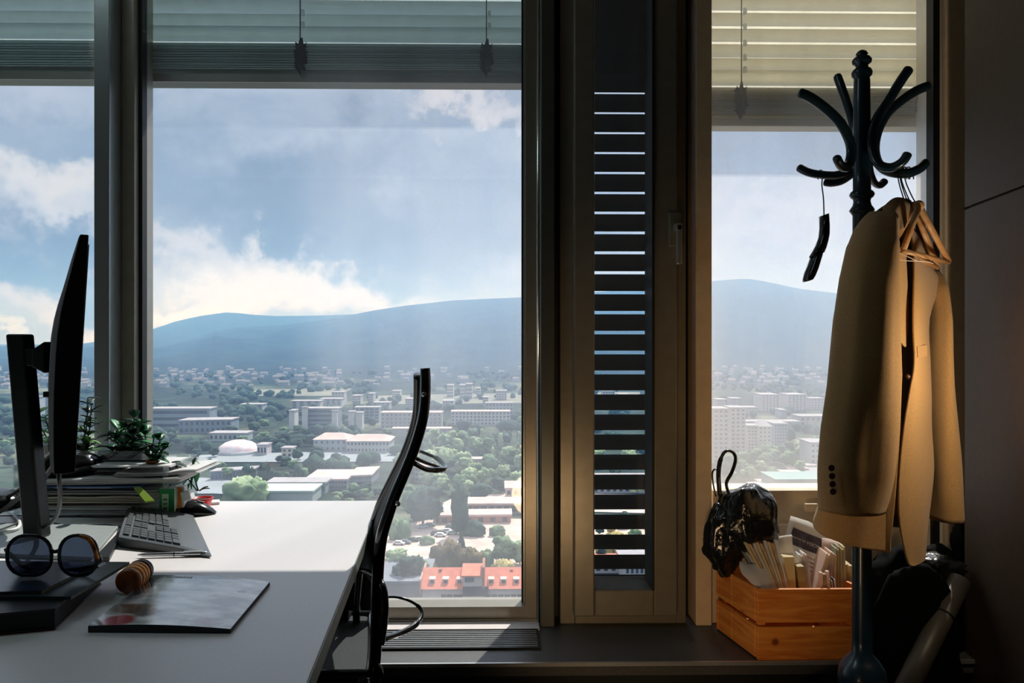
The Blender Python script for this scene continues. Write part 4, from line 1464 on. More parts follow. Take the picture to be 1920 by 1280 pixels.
YJ = 1.90
zj = DZ + .1345
def jade_pot(t):
    c_ = W(252, 860, YJ)
    m = MB(); m.box(wx(200, YJ), wx(300, YJ), YJ - .03, YJ + .035, zj - .009, zj + .003)
    m.build('soil_bed', M_soil, t, bevel=.002)
    m = MB()
    x0, x1 = wx(197, YJ), wx(303, YJ)
    m.box(x0, x1, YJ - .036, YJ - .034, zj - .009, zj + .014); m.box(x0, x1, YJ + .037, YJ + .039, zj - .009, zj + .014)
    m.box(x0, x0 + .002, YJ - .034, YJ + .037, zj - .009, zj + .014); m.box(x1 - .002, x1, YJ - .034, YJ + .037, zj - .009, zj + .014)
    m.build('planter', M_acryl, t)


stems = []
for (bx, tx, ty, n) in ((225, 205, 838, 8), (232, 222, 805, 10), (240, 236, 785, 10), (250, 252, 782, 11), (258, 262, 788, 10), (246, 225, 820, 8), (262, 250, 815, 9), (270, 272, 815, 7), (236, 210, 815, 8), (255, 240, 800, 9)):
    a_ = W(bx, 862, YJ + rl.uniform(-.015, .02)); b_ = W(tx, ty, YJ + rl.uniform(-.03, .03))
    stems.append(bushy([a_, (a_ + b_) / 2 + Vector((rl.uniform(-.006, .006), 0, 0)), b_], n, .034, .026, [0, 0, 1, 2]))
plant('jade_plant', 'bushy jade plant with dark oval leaves in front of the window post', (W(250, 860, YJ).x, YJ, zj - .009), stems, [M_leafd, mat('leaf_mid', L(60, 140, 90), .4, 0, .2, 30, trans=.3), M_leafb], jade_pot)
stems = []
for (bx, tx, ty, n) in ((283, 275, 838, 5), (285, 288, 822, 6), (288, 300, 826, 7), (290, 306, 838, 6), (284, 296, 842, 5)):
    a_ = W(bx, 868, 1.84); b_ = W(tx, ty, 1.84 + rl.uniform(-.02, .02))
    stems.append(bushy([a_, (a_ + b_) / 2, b_], n, .036, .024, [0, 0, 1]))


def jar(t):
    c_ = W(286, 876, 1.84)
    z_ = DZ + .1215
    m = MB(); m.smooth = True
    m.lathe([(.012, 0), (.016, .004), (.017, .008)], (c_.x, 1.84, z_), 20).build('pot', mat('rust_leaf_litter', L(150, 92, 60), .9, 0, .4, 120, .5, 200), t)


plant('small_succulent', 'small leafy cutting with dark leaves right of the jade plant', (W(286, 876, 1.84).x, 1.84, DZ + .1215), stems, [M_leafd, mat('leaf_mid', (0, 0, 0)), M_leafb], jar)
# plants behind the monitor
stems = []
for (bx, tx, ty, n, mi) in ((102, 84, 780, 9, [1]), (104, 95, 762, 8, [1, 1, 0]), (108, 76, 800, 7, [1]), (110, 100, 790, 8, [1])):
    a_ = W(bx, 868, 1.93); b_ = W(tx, ty, 1.93)
    stems.append(bushy([a_, (a_ + b_) / 2 + Vector((.004, 0, 0)), b_], n, .040, .018, mi))
plant('leafy_plant', 'light green leafy plant peeking out left of the monitor', (W(104, 868, 1.93).x, 1.93, DZ + .09), stems, [M_leafd, M_leafl], lambda t: MB().lathe([(.026, 0), (.032, .03)], (W(104, 868, 1.93).x, 1.93, DZ + .128), 16).build('pot', M_blk, t))
stems = []
for (bx, tx, ty, n, mi) in ((145, 165, 745, 22, [0]), (148, 172, 760, 16, [0]), (146, 158, 790, 12, [1]), (144, 168, 825, 9, [1]), (140, 155, 835, 8, [1])):
    a_ = W(bx, 868, 1.95); b_ = W(tx, ty, 1.95)
    stems.append(bushy([a_, (a_ + b_) / 2 + Vector((.008, 0, -.003)), b_], n, .034, .016, mi))
plant('zamioculcas', 'tall dark and light leaved plant between the monitor and the post', (W(144, 868, 1.95).x, 1.95, DZ + .09), stems, [M_leafb, M_leafl], lambda t: MB().lathe([(.024, 0), (.028, .03)], (W(144, 868, 1.95).x, 1.95, DZ + .128), 16).build('pot', M_blk, t))

# red pot with sprout
YR = 1.90
cR = D(380, 948, DZ); cR = Vector((W(379, 935, YR).x, YR, DZ))
t = thing('sprout_pot', 'small red plastic pot with a green sprout at the desk edge', 'potted plant', cR)
m = MB(); m.smooth = True
m.lathe([(.017, 0), (.019, .001), (.024, .019), (.0265, .019), (.0265, .0245), (.024, .0245), (.023, .018), (.001, .017)], cR, 28)
m.build('pot', mat('red_plastic', L(196, 24, 34), 0.35, 0, 0.03, 40), t)
m = MB(); m.lathe([(.0225, .0), (.0225, .002)], cR + Vector((0, 0, .0175)), 20); m.build('soil', M_soil, t)
m = MB(); m.smooth = True
for pts in ([(372, 920), (366, 900), (362, 880), (364, 860)], [(370, 920), (358, 905), (350, 893)], [(374, 920), (382, 914), (390, 912)]):
    m.tube(smooth_path([W(a, b, YR) for a, b in pts], 5), .0018, 6)
m.build('stem', M_stem, t)
m = MB(); m.smooth = True
for (a, b, c_, d_, w_, mi) in ((366, 880, 352, 916, .020, 0), (364, 870, 372, 902, .018, 0), (362, 872, 366, 855, .010, 2), (358, 893, 338, 908, .014, 1), (350, 893, 366, 886, .013, 0), (356, 905, 348, 920, .012, 1), (374, 918, 392, 911, .006, 2), (362, 880, 356, 897, .010, 0), (365, 862, 376, 868, .004, 1)):
    m.cur = mi
    p_, q_ = W(a, b, YR), W(c_, d_, YR - .01)
    leaf(m, p_, q_ - p_, (q_ - p_).length, w_)
m.build('leaves', [mat('leaf_mid', (0, 0, 0)), M_leafl, M_leafb], t)
# second trailing sprig left of it
m = MB(); m.smooth = True
for (a, b, c_, d_) in ((326, 872, 346, 882), (330, 868, 352, 872), (336, 876, 350, 890), (322, 866, 338, 862)):
    p_, q_ = W(a, b, 1.86), W(c_, d_, 1.85); leaf(m, p_, q_ - p_, (q_ - p_).length, .012)
m.tube([W(314, 880, 1.86), W(326, 870, 1.86), W(340, 876, 1.86)], .0015, 6)
tag(m.build('leaf_sprig', M_leafb), 'small dark sprig lying on the sheets left of the sprout', 'plant sprig')

# small boxes
def ubox(name, label, pa, pb, pt, Y, dep, m, cat='box', parts=None):
    a_, b_ = W(pa, 900, Y), W(pb, 900, Y)
    h_ = wz(pt, Y)
    t = thing(name, label, cat, ((a_.x + b_.x) / 2, Y, DZ))
    MB().box(a_.x, b_.x, Y, Y + dep, DZ, h_).build('carton', m, t, bevel=.0006)
    if parts:
        for (u0, u1, v0, v1, mm_, nm) in parts:
            x0, x1 = a_.x + (b_.x - a_.x) * u0, a_.x + (b_.x - a_.x) * u1
            z0, z1 = DZ + (h_ - DZ) * v0, DZ + (h_ - DZ) * v1
            MB().box(x0, x1, Y - .0006, Y - .0001, z0, z1).build(nm, mm_, t)
    return t


M_green = mat('green_card', L(28, 150, 88), .5, 0, .05, 40)
M_orange = mat('orange_card', L(240, 140, 40), .5, 0, .05, 40)
ubox('medicine_box', 'green and white carton standing behind the computer mouse', 299, 327, 914, 1.79, .03, M_white, 'box', [(0, .16, 0, 1, M_green, 'stripe'), (.16, .62, .82, 1, M_green, 'stripe'), (.62, 1, 0, 1, M_green, 'stripe'), (.25, .52, .3, .36, M_green, 'print'), (.25, .52, .45, .51, M_green, 'print'), (.25, .52, .6, .66, M_green, 'print')])
ubox('pill_box', 'orange and white carton beside the red pot', 329, 345, 910, 1.80, .02, M_white, 'box', [(.25, .75, .1, .98, M_orange, 'stripe')])
p = W(352, 925, 1.80)
m = MB(); m.obox(p + Vector((0, 0, -.004)), (.011, 0, .003), (0, .012, 0), (-.003, 0, .011)); tag(m.build('eraser', M_white, bevel=.002), 'small white block leaning between the cartons and the red pot', 'eraser')
m = MB()
p0, p1 = W(238, 914, 1.775), W(282, 942, 1.74)
m.prism([W(250, 913, 1.775), W(264, 912, 1.775), W(290, 938, 1.74), W(272, 940, 1.74)], (0, .002, -.004))
tag(m.build('sticky_notes', mat('lime_note', L(168, 206, 72), .6, 0, .06, 40), bevel=.0004), 'lime green note pad leaning out of the lower tray', 'note pad')
m = MB().prism([D(268, 965, DZ), D(318, 965, DZ), D(352, 940, DZ), D(322, 938, DZ)], (0, 0, .004))
tag(m.build('paper_pad', M_paper, bevel=.0005), 'small white paper pad under the cartons', 'note pad')
m = MB().prism([D(385, 947, DZ), D(412, 945, DZ), D(412, 940, DZ), D(388, 941, DZ)], (0, 0, .006))
tag(m.build('white_charger', M_white, bevel=.001), 'little white plastic block just behind the mouse', 'charger')

# ---- mouse
t = thing('computer_mouse', 'black computer mouse beside the far end of the keyboard', 'computer mouse', D(358, 966, DZ))
a_, b_ = D(312, 966, DZ), D(405, 962, DZ)
L_ = (b_ - a_).length
cxm = (a_ + b_) / 2
dirm = (b_ - a_).normalized(); sdm = Vector((-dirm.y, dirm.x, 0))
rows = []
for i in range(15):
    s = i / 14
    h_ = .033 * max(.06, math.sin(PI * min(1, max(0, s * .92 + .06)))) ** .75
    w_ = .030 * max(.10, math.sin(PI * min(1, max(0, s * .94 + .03)))) ** .45
    c_ = a_ + dirm * L_ * s
    rows.append([c_ + sdm * (w_ * math.cos(an)) + Vector((0, 0, h_ * max(0, math.sin(an)) ** .8)) for an in [PI * k / 12 for k in range(13)]])
m = MB(); m.smooth = True; m.loft(rows); m.build('body', M_blkg, t)
m = MB(); m.tube([a_ + dirm * L_ * .62 + Vector((0, 0, .0325)), a_ + dirm * L_ * .76 + Vector((0, 0, .0275))], .002, 8); m.build('scroll_wheel', M_grey, t)

# ---- keyboard
NL, NR, FR, FL = D(222, 1025, DZ), D(397, 1046, DZ), D(362, 969, DZ), D(243, 957, DZ)
kb = thing('keyboard', 'grey-black wireless keyboard pointing at the window', 'keyboard', (NL + NR + FR + FL) / 4)
def KP(u, v, z):
    """u across rows (0 left .. 1 right), v along the keyboard (0 near .. 1 far)"""
    a = NL.lerp(NR, u); b = FL.lerp(FR, u); p = a.lerp(b, v); return Vector((p.x, p.y, DZ + z))
kh = lambda u: .023 - .013 * u
rows = []
for v in (0, .03, .97, 1):
    o_ = .003 if v in (0, 1) else 0
    rows.append([KP(0, v, .004), KP(.02, v, .001), KP(.98, v, .001), KP(1, v, .003), KP(1, v, .006 - o_), KP(.72, v, kh(.72) - o_), KP(.0, v, kh(0) - o_)])
M_kb = mat('keyboard_shell', L(92, 98, 102), 0.38, 0, 0.04, 80)
m = MB(); m.loft(rows); m.build('shell', M_kb, kb, bevel=.0015)
m = MB()
rws = [(.045, .13, [(.08 + i * .058, .052) for i in range(15)])]
us = [.185, .275, .365, .455, .545]
mods = [[1] * 13 + [2], [1.5] + [1] * 12 + [1.5], [1.8] + [1] * 11 + [2.2], [2.3] + [1] * 10 + [2.7], [1.3, 1.1, 1.1, 6, 1.1, 1.1, 1.3]]
def keyrow(u0, u1, v0, v1, ws):
    tot = sum(ws); x = v0
    for w_ in ws:
        x2 = x + (v1 - v0) * w_ / tot
        g_ = .004
        vs = [KP(u0, x + g_, kh(u0) + .0002), KP(u1, x + g_, kh(u1) + .0002), KP(u1, x2 - g_, kh(u1) + .0002), KP(u0, x2 - g_, kh(u0) + .0002)]
        c_ = sum(vs, Vector()) / 4
        top = [v.lerp(c_, .08) + Vector((0, 0, .0035)) for v in vs]
        m.add(vs + top, [(4, 5, 6, 7), (0, 1, 5, 4), (1, 2, 6, 5), (2, 3, 7, 6), (3, 0, 4, 7)])
        x = x2
vv = ((.035, .25), (.27, .40), (.42, .965))   # numeric pad near, cursor block, letters far
keyrow(.05, .115, .035, .25, [1] * 4); keyrow(.05, .115, .27, .965, [1] * 14)
for r_, ws in enumerate(mods):
    u0 = us[r_] - .035 ; u1 = u0 + .078
    keyrow(u0, u1, .035, .25, [1] * 4)
    if r_ not in (2,): keyrow(u0, u1, .27, .40, [1] * 3)
    keyrow(u0, u1, .42, .965, ws[::-1])
keyrow(.60, .68, .035, .25, [2, 1, 1]); keyrow(.60, .68, .27, .40, [1] * 3)
m.build('keys', mat('key_caps', L(74, 80, 84), 0.45, 0, 0.04, 80), kb)

# pen
a_, b_ = D(258, 1045, DZ), D(389, 1042, DZ)
t = thing('ballpoint_pen', 'silver ballpoint pen lying along the near end of the keyboard', 'pen', (a_ + b_) / 2)
u = (b_ - a_).normalized(); up = Vector((0, 0, .0052))
M_silver = mat('silver_metal', L(210, 216, 218), 0.22, 0.85, 0.03, 60)
MB_tube([a_ + up, a_.lerp(b_, .08) + up, a_.lerp(b_, .5) + up, a_.lerp(b_, .97) + up, b_ + up], [.001, .0035, .0042, .0042, .0025], 12).build('barrel', M_silver, t)
MB().obox(a_.lerp(b_, .8) + up * 1.95, u * .018, Vector((0, .0012, 0)), (0, 0, .0007)).build('clip', M_silver, t)
MB_tube([a_.lerp(b_, .52) + up, a_.lerp(b_, .535) + up], .0045, 12).build('ring', M_blk, t)

# ---- dark folder wedge left of keyboard
m = MB().prism([D(176, 1053, DZ), D(205, 1053, DZ), D(232, 1000, DZ), D(226, 1000, DZ)], (0, 0, .009))
tag(m.build('plastic_strip', M_blk, bevel=.001), 'black strip lying between the monitor foot and keyboard', 'strip')

# ---- magazines under the sunglasses
def slab(name, label, pts, z, th, m, cat, shift=0.0, curl=0.0, parts=None, mats=None):
    P = [D(a, b, z + th) for a, b in pts]
    P = [Vector((p.x, p.y, z)) for p in P]
    t = thing(name, label, cat, sum(P, Vector()) / len(P))
    return t, P


M_cover = mat('dark_blue_cover', L(24, 34, 50), 0.25, 0, 0.4, 7, col2=L(12, 16, 20))
M_bookedge = mat('dark_page_edge', L(30, 36, 38), .8, 0, .3, 200, stretch=(1, 1, 30))
t, P = slab('hardback_book', 'thick black hardback at the bottom of the pile in left corner', [(-120, 1160), (104, 1140), (190, 1062), (-60, 1060)], DZ, .031, None, 'book')
MB().prism(P, (0, 0, .003)).build('cover', M_blk, t)
MB().prism([p.lerp(sum(P, Vector()) / 4, .02) + Vector((0, 0, .003)) for p in P], (0, 0, .025)).build('pages', M_bookedge, t)
MB().prism([p + Vector((0, 0, .028)) for p in P], (0, 0, .003)).build('cover', M_blk, t)
zz = DZ + .0312
t, P = slab('magazine', 'dark magazine with sheet corners, lower one under the sunglasses', [(-140, 1118), (133, 1118), (243, 1053), (-60, 1050)], zz, .005, None, 'magazine')
MB().prism([p for p in P], (0, 0, .0044)).build('pages', mat('grey_page_edge', L(92, 100, 100), .8, 0, .2, 200), t)
MB().prism([p + Vector((0, 0, .0044)) for p in P], (0, 0, .0006)).build('cover', mat('grey_green_cover', L(44, 54, 56), .3, 0, .4, 12), t)
zz += .0052
t, P = slab('magazine', 'glossy dark blue magazine on top of the pile under the sunglasses', [(-140, 1112), (78, 1107), (182, 1056), (-60, 1050)], zz, .005, None, 'magazine')
MB().prism([p for p in P], (0, 0, .0044)).build('pages', mat('grey_page_edge', (0, 0, 0)), t)
MB().prism([p + Vector((0, 0, .0044)) for p in P], (0, 0, .0006)).build('cover', M_cover, t)
ZS = zz + .0052

# ---- sunglasses
YS = (EYE - ZS) * F / (1080 - 640)
t = thing('sunglasses', 'dark sunglasses with tortoiseshell rim standing on the magazine pile', 'sunglasses', (W(95, 1080, YS).x, YS, ZS))
M_tort = mat('tortoiseshell', L(226, 140, 30), 0.2, 0, 0.1, 60, col2=L(30, 20, 14))
M_rim = mat('dark_rim', L(20, 20, 22), 0.25, 0, 0.1, 60)
lens_m = glassy('smoke_lens', tint=(.30, .34, .44), gloss=.10, rough=.03)


def eye_ring(cx, cy, rx, ry, ymul=1.0):
    pts = []
    for k in range(28):
        a = 2 * PI * k / 28
        x = cx + rx * math.copysign(abs(math.cos(a)) ** .85, math.cos(a))
        y = cy - ry * math.copysign(abs(math.sin(a)) ** .85, math.sin(a))
        pts.append(W(x, min(y, 1078), YS + .004 * math.cos(a)))
    return pts


for (cx, side, rx_) in ((55, -1, 42), (147, 1, 36)):
    pts = eye_ring(cx, 1041, rx_, 38)
    m = MB(); m.smooth = True; m.tube(pts + [pts[0]], .0028, 8, cap=False)
    rim = m.build('rim', M_rim, t)
    m = MB(); m.prism(pts, (0, .0015, 0)); m.build('lens', lens_m, t)
m = MB(); m.smooth = True
m.tube(smooth_path([W(150, 1004, YS - .001), W(166, 1010, YS - .002), W(176, 1026, YS - .002), W(183, 1048, YS - .002)], 6), .0032, 8)
o_ = m.build('amber_rim_edge', M_tort, t); o_['label'] = 'amber tortoiseshell upper edge of the right rim'  # amber strip along the upper right rim
MB_tube(smooth_path([W(94, 1030, YS), W(103, 1034, YS), W(113, 1030, YS)], 6), .003, 8).build('bridge', M_rim, t)
# folded temples lying behind and in front
MB_tube(smooth_path([W(12, 1030, YS), W(20, 1040, YS + .03), W(60, 1068, YS + .05), W(140, 1076, YS + .05)], 6), [.0035] * 19, 8).build('temple', M_rim, t)
MB_tube(smooth_path([W(183, 1040, YS), W(186, 1052, YS + .025), W(150, 1066, YS + .045), W(60, 1074, YS + .05)], 6), [.0035] * 19, 8).build('temple', M_rim, t)
m = MB()
m.prism([W(5, 1062, YS + .07), W(184, 1062, YS + .07), W(186, 1085, YS + .07), W(4, 1085, YS + .07)], (0, .03, 0))
# glasses case behind
tag(m.build('glasses_case', M_rim, bevel=.004, origin=(W(95, 1080, YS + .08).x, YS + .08, ZS)), 'flat black glasses case just behind the sunglasses', 'glasses case')

# ---- amber ribbed roller
t = thing('ribbed_roller', 'amber and black ribbed short roller lying left of the magazine', 'roller', Vector((W(240, 1110, 1.25).x, 1.27, DZ)))
ca = W(238, 1087, 1.245); ca.z = DZ + .0215
ca2 = W(262, 1072, 1.30); ca2.z = DZ + .0215
u = (ca2 - ca).normalized(); Lr = .066
def radial(s0, s1, r0, r1, name, m_):
    m = MB(); m.smooth = True
    n = 6
    path = [ca + u * (s0 + (s1 - s0) * k / n) for k in range(n + 1)]
    m.tube(path, [r0 + (r1 - r0) * math.sin(PI * k / n) ** .6 for k in range(n + 1)], 24)
    return m.build(name, m_, t)
M_amber = mat('amber_wood', L(226, 150, 50), .3, 0, .2, 60)
M_dkw = mat('dark_wood', L(60, 34, 18), .4, 0, .2, 60)
radial(0, .016, .0165, .021, 'end_ball', mat('brown_wood_end', L(140, 72, 24), .4, 0, .3, 60))
for k in range(4):
    radial(.0165 + k * .011, .0265 + k * .011, .018, .0212, 'ring', M_amber if k < 3 else M_dkw)
radial(.0605, .070, .016, .0195, 'end_cap', M_blk)
radial(.004, .066, .0158, .0158, 'core', M_gasket)

# ---- magazine lying in front
P = [D(165, 1172, DZ + .01), D(432, 1174, DZ + .01), D(506, 1086, DZ + .01), D(286, 1077, DZ + .01)]
P = [Vector((p.x, p.y, DZ)) for p in P]
t = thing('magazine', 'magazine with grey landscape cover and red corner lying alone in front', 'magazine', sum(P, Vector()) / 4)
def bil(u, v): return P[0].lerp(P[1], u).lerp(P[3].lerp(P[2], u), v)
def cover_h(u, v): return .009 + .003 * math.sin(PI * u) - .003 * u * u
rows = []
n = 16
for j in range(9):
    v = j / 8
    rows.append([bil(i / n, v) for i in range(n + 1)] + [bil(i / n, v) + Vector((0, 0, cover_h(i / n, v))) for i in range(n, -1, -1)])
m = MB(); m.loft(rows); m.build('pages', mat('dark_page_side', L(38, 44, 48), .7, 0, .2, 300, stretch=(1, 1, 20)), t)
# printed cover: landscape, brown figure, red block, dark spine, oval mark
cm = bpy.data.materials.new('magazine_cover_print'); cm.use_nodes = True
nt = cm.node_tree; N, K = nt.nodes.new, nt.links.new
b = nt.nodes['Principled BSDF']; b.inputs['Roughness'].default_value = .16; b.inputs['Coat Weight'].default_value = 1; b.inputs['Coat Roughness'].default_value = .08
uvn = N('ShaderNodeUVMap'); uvn.uv_map = 'UVMap'
sp = N('ShaderNodeSeparateXYZ'); K(uvn.outputs[0], sp.inputs[0])
nn = N('ShaderNodeTexNoise'); nn.inputs['Scale'].default_value = 3; nn.inputs['Detail'].default_value = 5
mpn = N('ShaderNodeMapping'); mpn.inputs['Scale'].default_value = (1, 2.4, 1); K(uvn.outputs[0], mpn.inputs[0]); K(mpn.outputs[0], nn.inputs['Vector'])
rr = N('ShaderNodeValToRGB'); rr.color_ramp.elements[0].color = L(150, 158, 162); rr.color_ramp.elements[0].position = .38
rr.color_ramp.elements[1].color = L(250, 250, 248); rr.color_ramp.elements[1].position = .62  # whites raised to hold the sky reflection on the glossy cover
K(nn.outputs['Fac'], rr.inputs['Fac'])
cur = rr.outputs['Color']
def blot(cur, cx, cy, rx, ry, col, soft=.5, warp=.25):
    v = N('ShaderNodeVectorMath'); v.operation = 'MULTIPLY_ADD'
    v.inputs[1].default_value = (warp, warp, 0)
    K(nn.outputs['Color'], v.inputs[0]); K(uvn.outputs[0], v.inputs[2])
    s = N('ShaderNodeVectorMath'); s.operation = 'SUBTRACT'; s.inputs[1].default_value = (cx + warp / 2, cy + warp / 2, 0); K(v.outputs[0], s.inputs[0])
    q = N('ShaderNodeVectorMath'); q.operation = 'MULTIPLY'; q.inputs[1].default_value = (1 / rx, 1 / ry, 0); K(s.outputs[0], q.inputs[0])
    l = N('ShaderNodeVectorMath'); l.operation = 'LENGTH'; K(q.outputs[0], l.inputs[0])
    r = N('ShaderNodeMapRange'); r.inputs['From Min'].default_value = 1 - soft; r.inputs['From Max'].default_value = 1
    r.inputs['To Min'].default_value = 1; r.inputs['To Max'].default_value = 0; K(l.outputs['Value'], r.inputs['Value'])
    mx = N('ShaderNodeMix'); mx.data_type = 'RGBA'; K(r.outputs['Result'], mx.inputs['Factor']); K(cur, mx.inputs['A']); mx.inputs['B'].default_value = col
    return mx.outputs['Result']
cur = blot(cur, .17, .08, .14, .11, L(176, 36, 52), .3, .05)
cur = blot(cur, .16, .30, .22, .14, L(110, 76, 52))
cur = blot(cur, .30, .22, .10, .12, L(70, 52, 44))
cur = blot(cur, .80, .10, .14, .10, L(150, 110, 118), .8)
cur = blot(cur, .05, .75, .10, .5, L(50, 56, 60), .6, .1)
cur = blot(cur, .40, .98, .40, .06, L(28, 34, 38), .3, .03)
cur = blot(cur, .86, .72, .045, .05, L(190, 196, 198), .2, 0)
cur = blot(cur, .86, .72, .03, .034, L(110, 118, 120), .2, 0)
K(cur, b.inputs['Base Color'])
m = MB(); m.smooth = True
m.loft([[bil(i / n, j / 8) + Vector((0, 0, cover_h(i / n, j / 8) + .0004)) for i in range(n + 1)] for j in range(9)], closed=False)
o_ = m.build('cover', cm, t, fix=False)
uv = o_.data.uv_layers.new(name='UVMap')
for poly_ in o_.data.polygons:
    for li, vi in zip(poly_.loop_indices, poly_.vertices):
        uv.data[li].uv = ((vi % (n + 1)) / n, (vi // (n + 1)) / 8)
# spine text block and title letters on the cover: small pale bars
m = MB()
for k in range(9):
    u0 = .12 + k * .028
    m.prism([bil(u0, .93) + Vector((0, 0, cover_h(u0, 0) + .0007)), bil(u0 + .017, .93) + Vector((0, 0, cover_h(u0, 0) + .0007)), bil(u0 + .017, .965) + Vector((0, 0, cover_h(u0, 0) + .0007)), bil(u0, .965) + Vector((0, 0, cover_h(u0, 0) + .0007))], (0, 0, .0002))
m.build('print', mat('pale_print', L(150, 158, 160), .5), t)

# ================================================================ CHAIR
ch = thing('office_chair', 'black tube-framed mesh office chair between desk and window, seen side on', 'chair', (W(640, 1260, 1.72).x, 1.74, 0))
M_tube = mat('black_lacquered_tube', L(20, 23, 24), 0.18, 0.1, 0.05, 40, coat=.5)
YN = 1.56
path = [(797, 690), (798, 720), (796, 762), (789, 800), (774, 848), (757, 890), (740, 930), (727, 968), (716, 1005), (710, 1050), (707, 1110), (706, 1170), (704, 1225), (700, 1262)]
pts = [W(a, b, YN) for a, b in path]
pts[-1].z = pts[-1].z
full = smooth_path(pts, 5)
lowr = full[-1]
m = MB(); m.smooth = True
m.tube(full, [.0125 + .0022 * min(1, i / 40) for i in range(len(full))], 14, flat=.85)
m.build('back_rail', M_tube, ch)
# outer lighter channel of the same side, slightly behind
path2 = [(783, 703), (783, 740), (781, 775), (772, 812), (755, 856), (733, 900), (712, 945), (698, 985), (686, 1020), (676, 1060), (670, 1120), (668, 1170)]
YFr = 1.86
pts2 = [W(a, b, YN + .05 + .25 * (i / 11)) for i, (a, b) in enumerate(path2)]
m = MB(); m.smooth = True
m.tube(smooth_path(pts2, 5), .0115, 12, flat=.8)
m.build('back_rail', M_tube, ch)
# mesh backrest stretched between the rails, edge on
m = MB(); m.smooth = True
ra = smooth_path([W(a, b, YN + .012) for a, b in path[1:11]], 3); rb = smooth_path(pts2[:10], 3)
k_ = min(len(ra), len(rb)); m.loft([ra[:k_], rb[:k_]], closed=False)
m.build('backrest', mat('black_mesh_fabric', L(30, 34, 36), .8, 0, .2, 400, .3, 900), ch, solid=.002)
# lumbar brace bowed out to the right
m = MB(); m.smooth = True
m.tube(smooth_path([W(776, 868, YN), W(800, 880, YN + .04), W(822, 881, YN + .09), W(836, 877, YN + .16), W(824, 862, YN + .23), W(806, 853, YN + .27), W(788, 846, YN + .30)], 6), [.0055] * 10 + [.0065] * 17 + [.0045] * 10, 10, flat=.7)
m.build('lumbar_brace', M_tube, ch)
m = MB(); m.smooth = True
m.tube(smooth_path([W(782, 860, YN + .02), W(800, 868, YN + .05), W(818, 874, YN + .10), W(832, 880, YN + .16)], 6), .004, 8)
m.build('lumbar_brace', M_tube, ch)
# screws
for (a, b) in ((795, 739), (746, 944)):
    c_ = W(a, b, YN - .0135)
    m = MB(); m.smooth = True; m.lathe([(.0055, 0), (.0055, .002), (.003, .003)], (0, 0, 0), 12)
    m.v = [Vector((p.x, -p.z, p.y)) + c_ for p in m.v]
    m.build('screw', M_silver, ch)
# seat
ZSEAT = .455
s_ = [Vector((D(568, 1262, ZSEAT).x, D(568, 1262, ZSEAT).y, ZSEAT))]
SN = D(692, 1262, ZSEAT).y; SF = D(700, 1150, ZSEAT).y
xr_n, xr_f = D(690, 1262, ZSEAT).x, D(700, 1150, ZSEAT).x
xl = xr_n - .44
seat = [Vector((xl, SN, ZSEAT)), Vector((xr_n - .03, SN, ZSEAT)), Vector((xr_n, SN + .03, ZSEAT)), Vector((xr_f, SF - .03, ZSEAT)), Vector((xr_f - .03, SF, ZSEAT)), Vector((xl + .02, SF, ZSEAT))]
M_mesh = mat('seat_mesh_fabric', L(58, 62, 66), .85, 0, .5, 900, .4, 1200)
MB().prism([p - Vector((0, 0, .012)) for p in seat], (0, 0, .010)).build('seat', M_mesh, ch)
m = MB(); m.smooth = True
m.tube(smooth_path(seat + [seat[0]], 5), .009, 10, cap=False)
m.build('seat_frame', M_tube, ch)
# armrest loops
m = MB(); m.smooth = True
m.tube(smooth_path([W(664, 1073, YN + .1), W(684, 1070, YN + .08), W(704, 1078, YN + .03), W(718, 1098, YN - .02), W(723, 1130, YN - .025), W(721, 1170, YN - .02), W(716, 1205, YN)], 6), .0065, 10)
m.build('armrest_tube', M_tube, ch)
m = MB(); m.smooth = True
m.tube(smooth_path([W(716, 1120, 1.86), W(742, 1119, 1.86), W(768, 1126, 1.86), W(788, 1140, 1.86), W(790, 1156, 1.84), W(775, 1174, 1.80), W(748, 1188, 1.75), W(718, 1197, 1.68)], 6), [.003] * 8 + [.0035] * 8 + [.005] * 12 + [.0075] * 15, 10)
m.build('armrest_tube', M_tube, ch)
# label tag and mechanism under the desk side
c_ = W(668, 1087, 1.86)
m = MB(); m.box(c_.x - .012, c_.x + .012, 1.86, 1.862, c_.z - .007, c_.z + .007); m.build('care_tag', M_white, ch)
m = MB(); a_ = W(648, 1060, 1.87); b_ = W(706, 1146, 1.87)
m.box(a_.x, b_.x, 1.872, 1.89, b_.z, a_.z); m.build('side_panel', M_blk, ch, bevel=.004)
# legs and runners
for (x_, y_) in ((xr_n - .01, SN + .01), (xr_f - .01, SF - .02), (xl + .02, SN + .01), (xl + .04, SF - .02)):
    m = MB(); m.smooth = True
    m.tube([(x_, y_, ZSEAT - .015), (x_, y_, .012)], .0115, 12)
    m.build('leg', M_tube, ch)
for y_ in (SN + .01, SF - .02):
    m = MB(); m.smooth = True
    m.tube([(xl - .01, y_, .0115), (xr_f + .03, y_, .0115)], .0112, 12); m.build('runner', M_tube, ch)
# knob at the rail foot
m = MB(); m.smooth = True; m.blob(W(708, 1268, YN - .01), (.013, .012, .028), 3, .05, 2, 1); m.build('knob', M_tube, ch)
